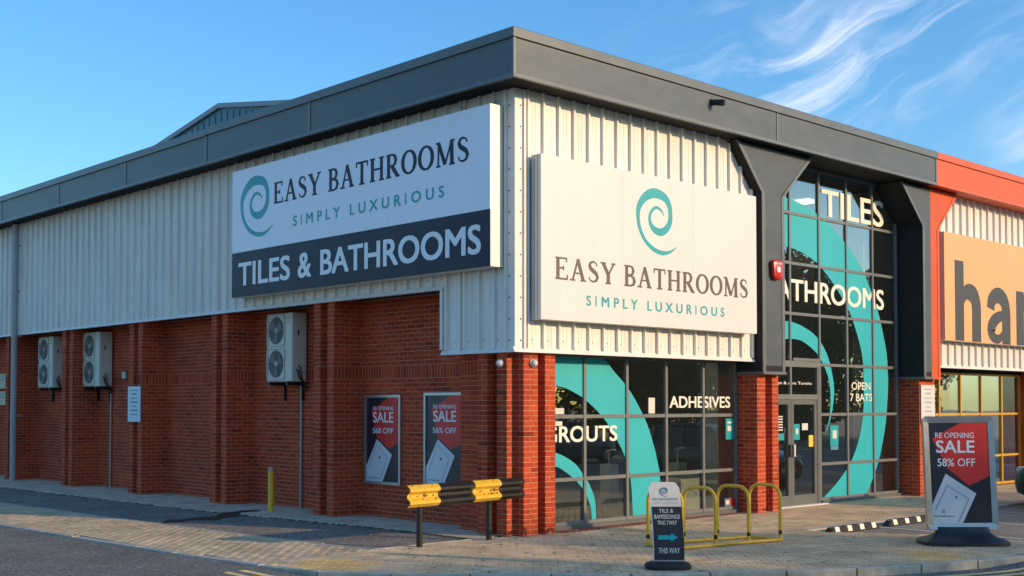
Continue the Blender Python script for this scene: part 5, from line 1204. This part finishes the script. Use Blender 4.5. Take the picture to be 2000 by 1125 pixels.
    return c
def carpaint(n, col):
    m = mat(n, col, .28, .0, spec=.6); m.node_tree.nodes['Principled BSDF'].inputs['Coat Weight'].default_value = .8; return m
CARGLASS = mat('car_glass', (.012, .014, .016), .06, spec=.8); HEADLAMP = mat('headlamp', (.55, .56, .56), .12, .2, spec=.8)
c1_ = car('parked_car', carpaint('black_car_paint', (.010, .010, .011))); c1_.location = (11.52, -4.42, -.035); c1_.rotation_euler = (0, 0, R(90)); tag(c1_, 'black car parked at the right edge with its nose to the shop', 'car', 'parked cars')
c2_ = car('parked_car', carpaint('white_car_paint', (.62, .63, .65)), 'suv'); c2_.location = (29.3, -17.4, -.16); c2_.rotation_euler = (0, 0, R(181)); tag(c2_, 'white car mirrored in the shop glass', 'car', 'parked cars')
c3_ = car('parked_car', carpaint('grey_car_paint', (.10, .11, .12))); c3_.location = (18.6, -16.4, -.16); c3_.rotation_euler = (0, 0, R(4)); tag(c3_, 'dark grey car mirrored in the left panes of the shop window', 'car', 'parked cars')

# ================================================================== trees across the road (they shade the forecourt and show in the glass)
def tree(x, y, h, cr, seed, lab, grp='trees across the road'):
    rr = random.Random(seed); t = empty('roadside_tree', (x, y, -.16)); tag(t, lab, 'tree', grp)
    tk = MB(); tk.tube([(0, 0, 0), (.1, .05, h * .2), (-.05, .1, h * .45), (.05, 0, h * .8)], [.32, .24, .16, .05], 9)
    lobes = []
    for k in range(16):
        a = rr.uniform(0, 6.28); z = h * rr.uniform(.16, .88); f = max(.25, 1 - abs(z / h - .45) * 1.3) * cr * rr.uniform(.5, .8)
        lobes.append((f * math.cos(a), f * math.sin(a), z, cr * rr.uniform(.38, .58))); tk.tube([(0, 0, max(h * .12, z - 1.6)), (f * math.cos(a) * .55, f * math.sin(a) * .55, z - .4), (f * math.cos(a), f * math.sin(a), z)], [.09, .06, .02], 6)
    tk.build('trunk', BARK, t, local=True)
    lobes.append((0, 0, h * .88, cr * .42)); lobes.append((0, 0, h * .55, cr * .6))
    lv = MB()
    for (lx, ly_, lz, lr) in lobes:
        for k in range(520):
            d = Vector((rr.gauss(0, 1), rr.gauss(0, 1), rr.gauss(0, 1))).normalized() * lr * rr.uniform(.55, 1.08) ** .6
            p = Vector((lx, ly_, lz)) + d; s_ = rr.uniform(.10, .21); a = Vector((rr.gauss(0, 1), rr.gauss(0, 1), rr.gauss(0, 1))).normalized(); b = a.orthogonal().normalized()
            lv.quad(p - a * s_, p + b * s_ * .6, p + a * s_, p - b * s_ * .6)
    lv.build('crown', LEAF, t, local=True)
TR = [(-11, -42, 12.2, 4.2), (-4.5, -43, 12.6, 4.2), (2, -41, 11.0, 3.6), (8, -43, 12.6, 4.2), (14.5, -41.5, 11.6, 3.8), (20, -43, 12.8, 4.2), (26, -42, 11.7, 3.9), (32, -43.5, 12.9, 4.3), (38.5, -42, 12.0, 4.0), (45, -44, 13.2, 4.4), (52, -43, 12.4, 4.2), (60, -44, 12.8, 4.4)]
TR2 = [(31, -25, 9.4, 3.2), (37, -27, 10.4, 3.6), (43, -24, 10.0, 3.4), (48.5, -26, 11.2, 3.7), (55, -24, 10.2, 3.5), (61, -27, 11.5, 3.8)]
for i, (x, y, h, c_) in enumerate(TR2): tree(x, y, h, c_, 60 + i, 'leafy tree beyond the cars, mirrored in the tall entrance glass', 'trees beyond the parked cars')
for i, (x, y, h, c_) in enumerate(TR): tree(x, y, h, c_, 20 + i, 'tall leafy tree across the road that shades the forecourt')
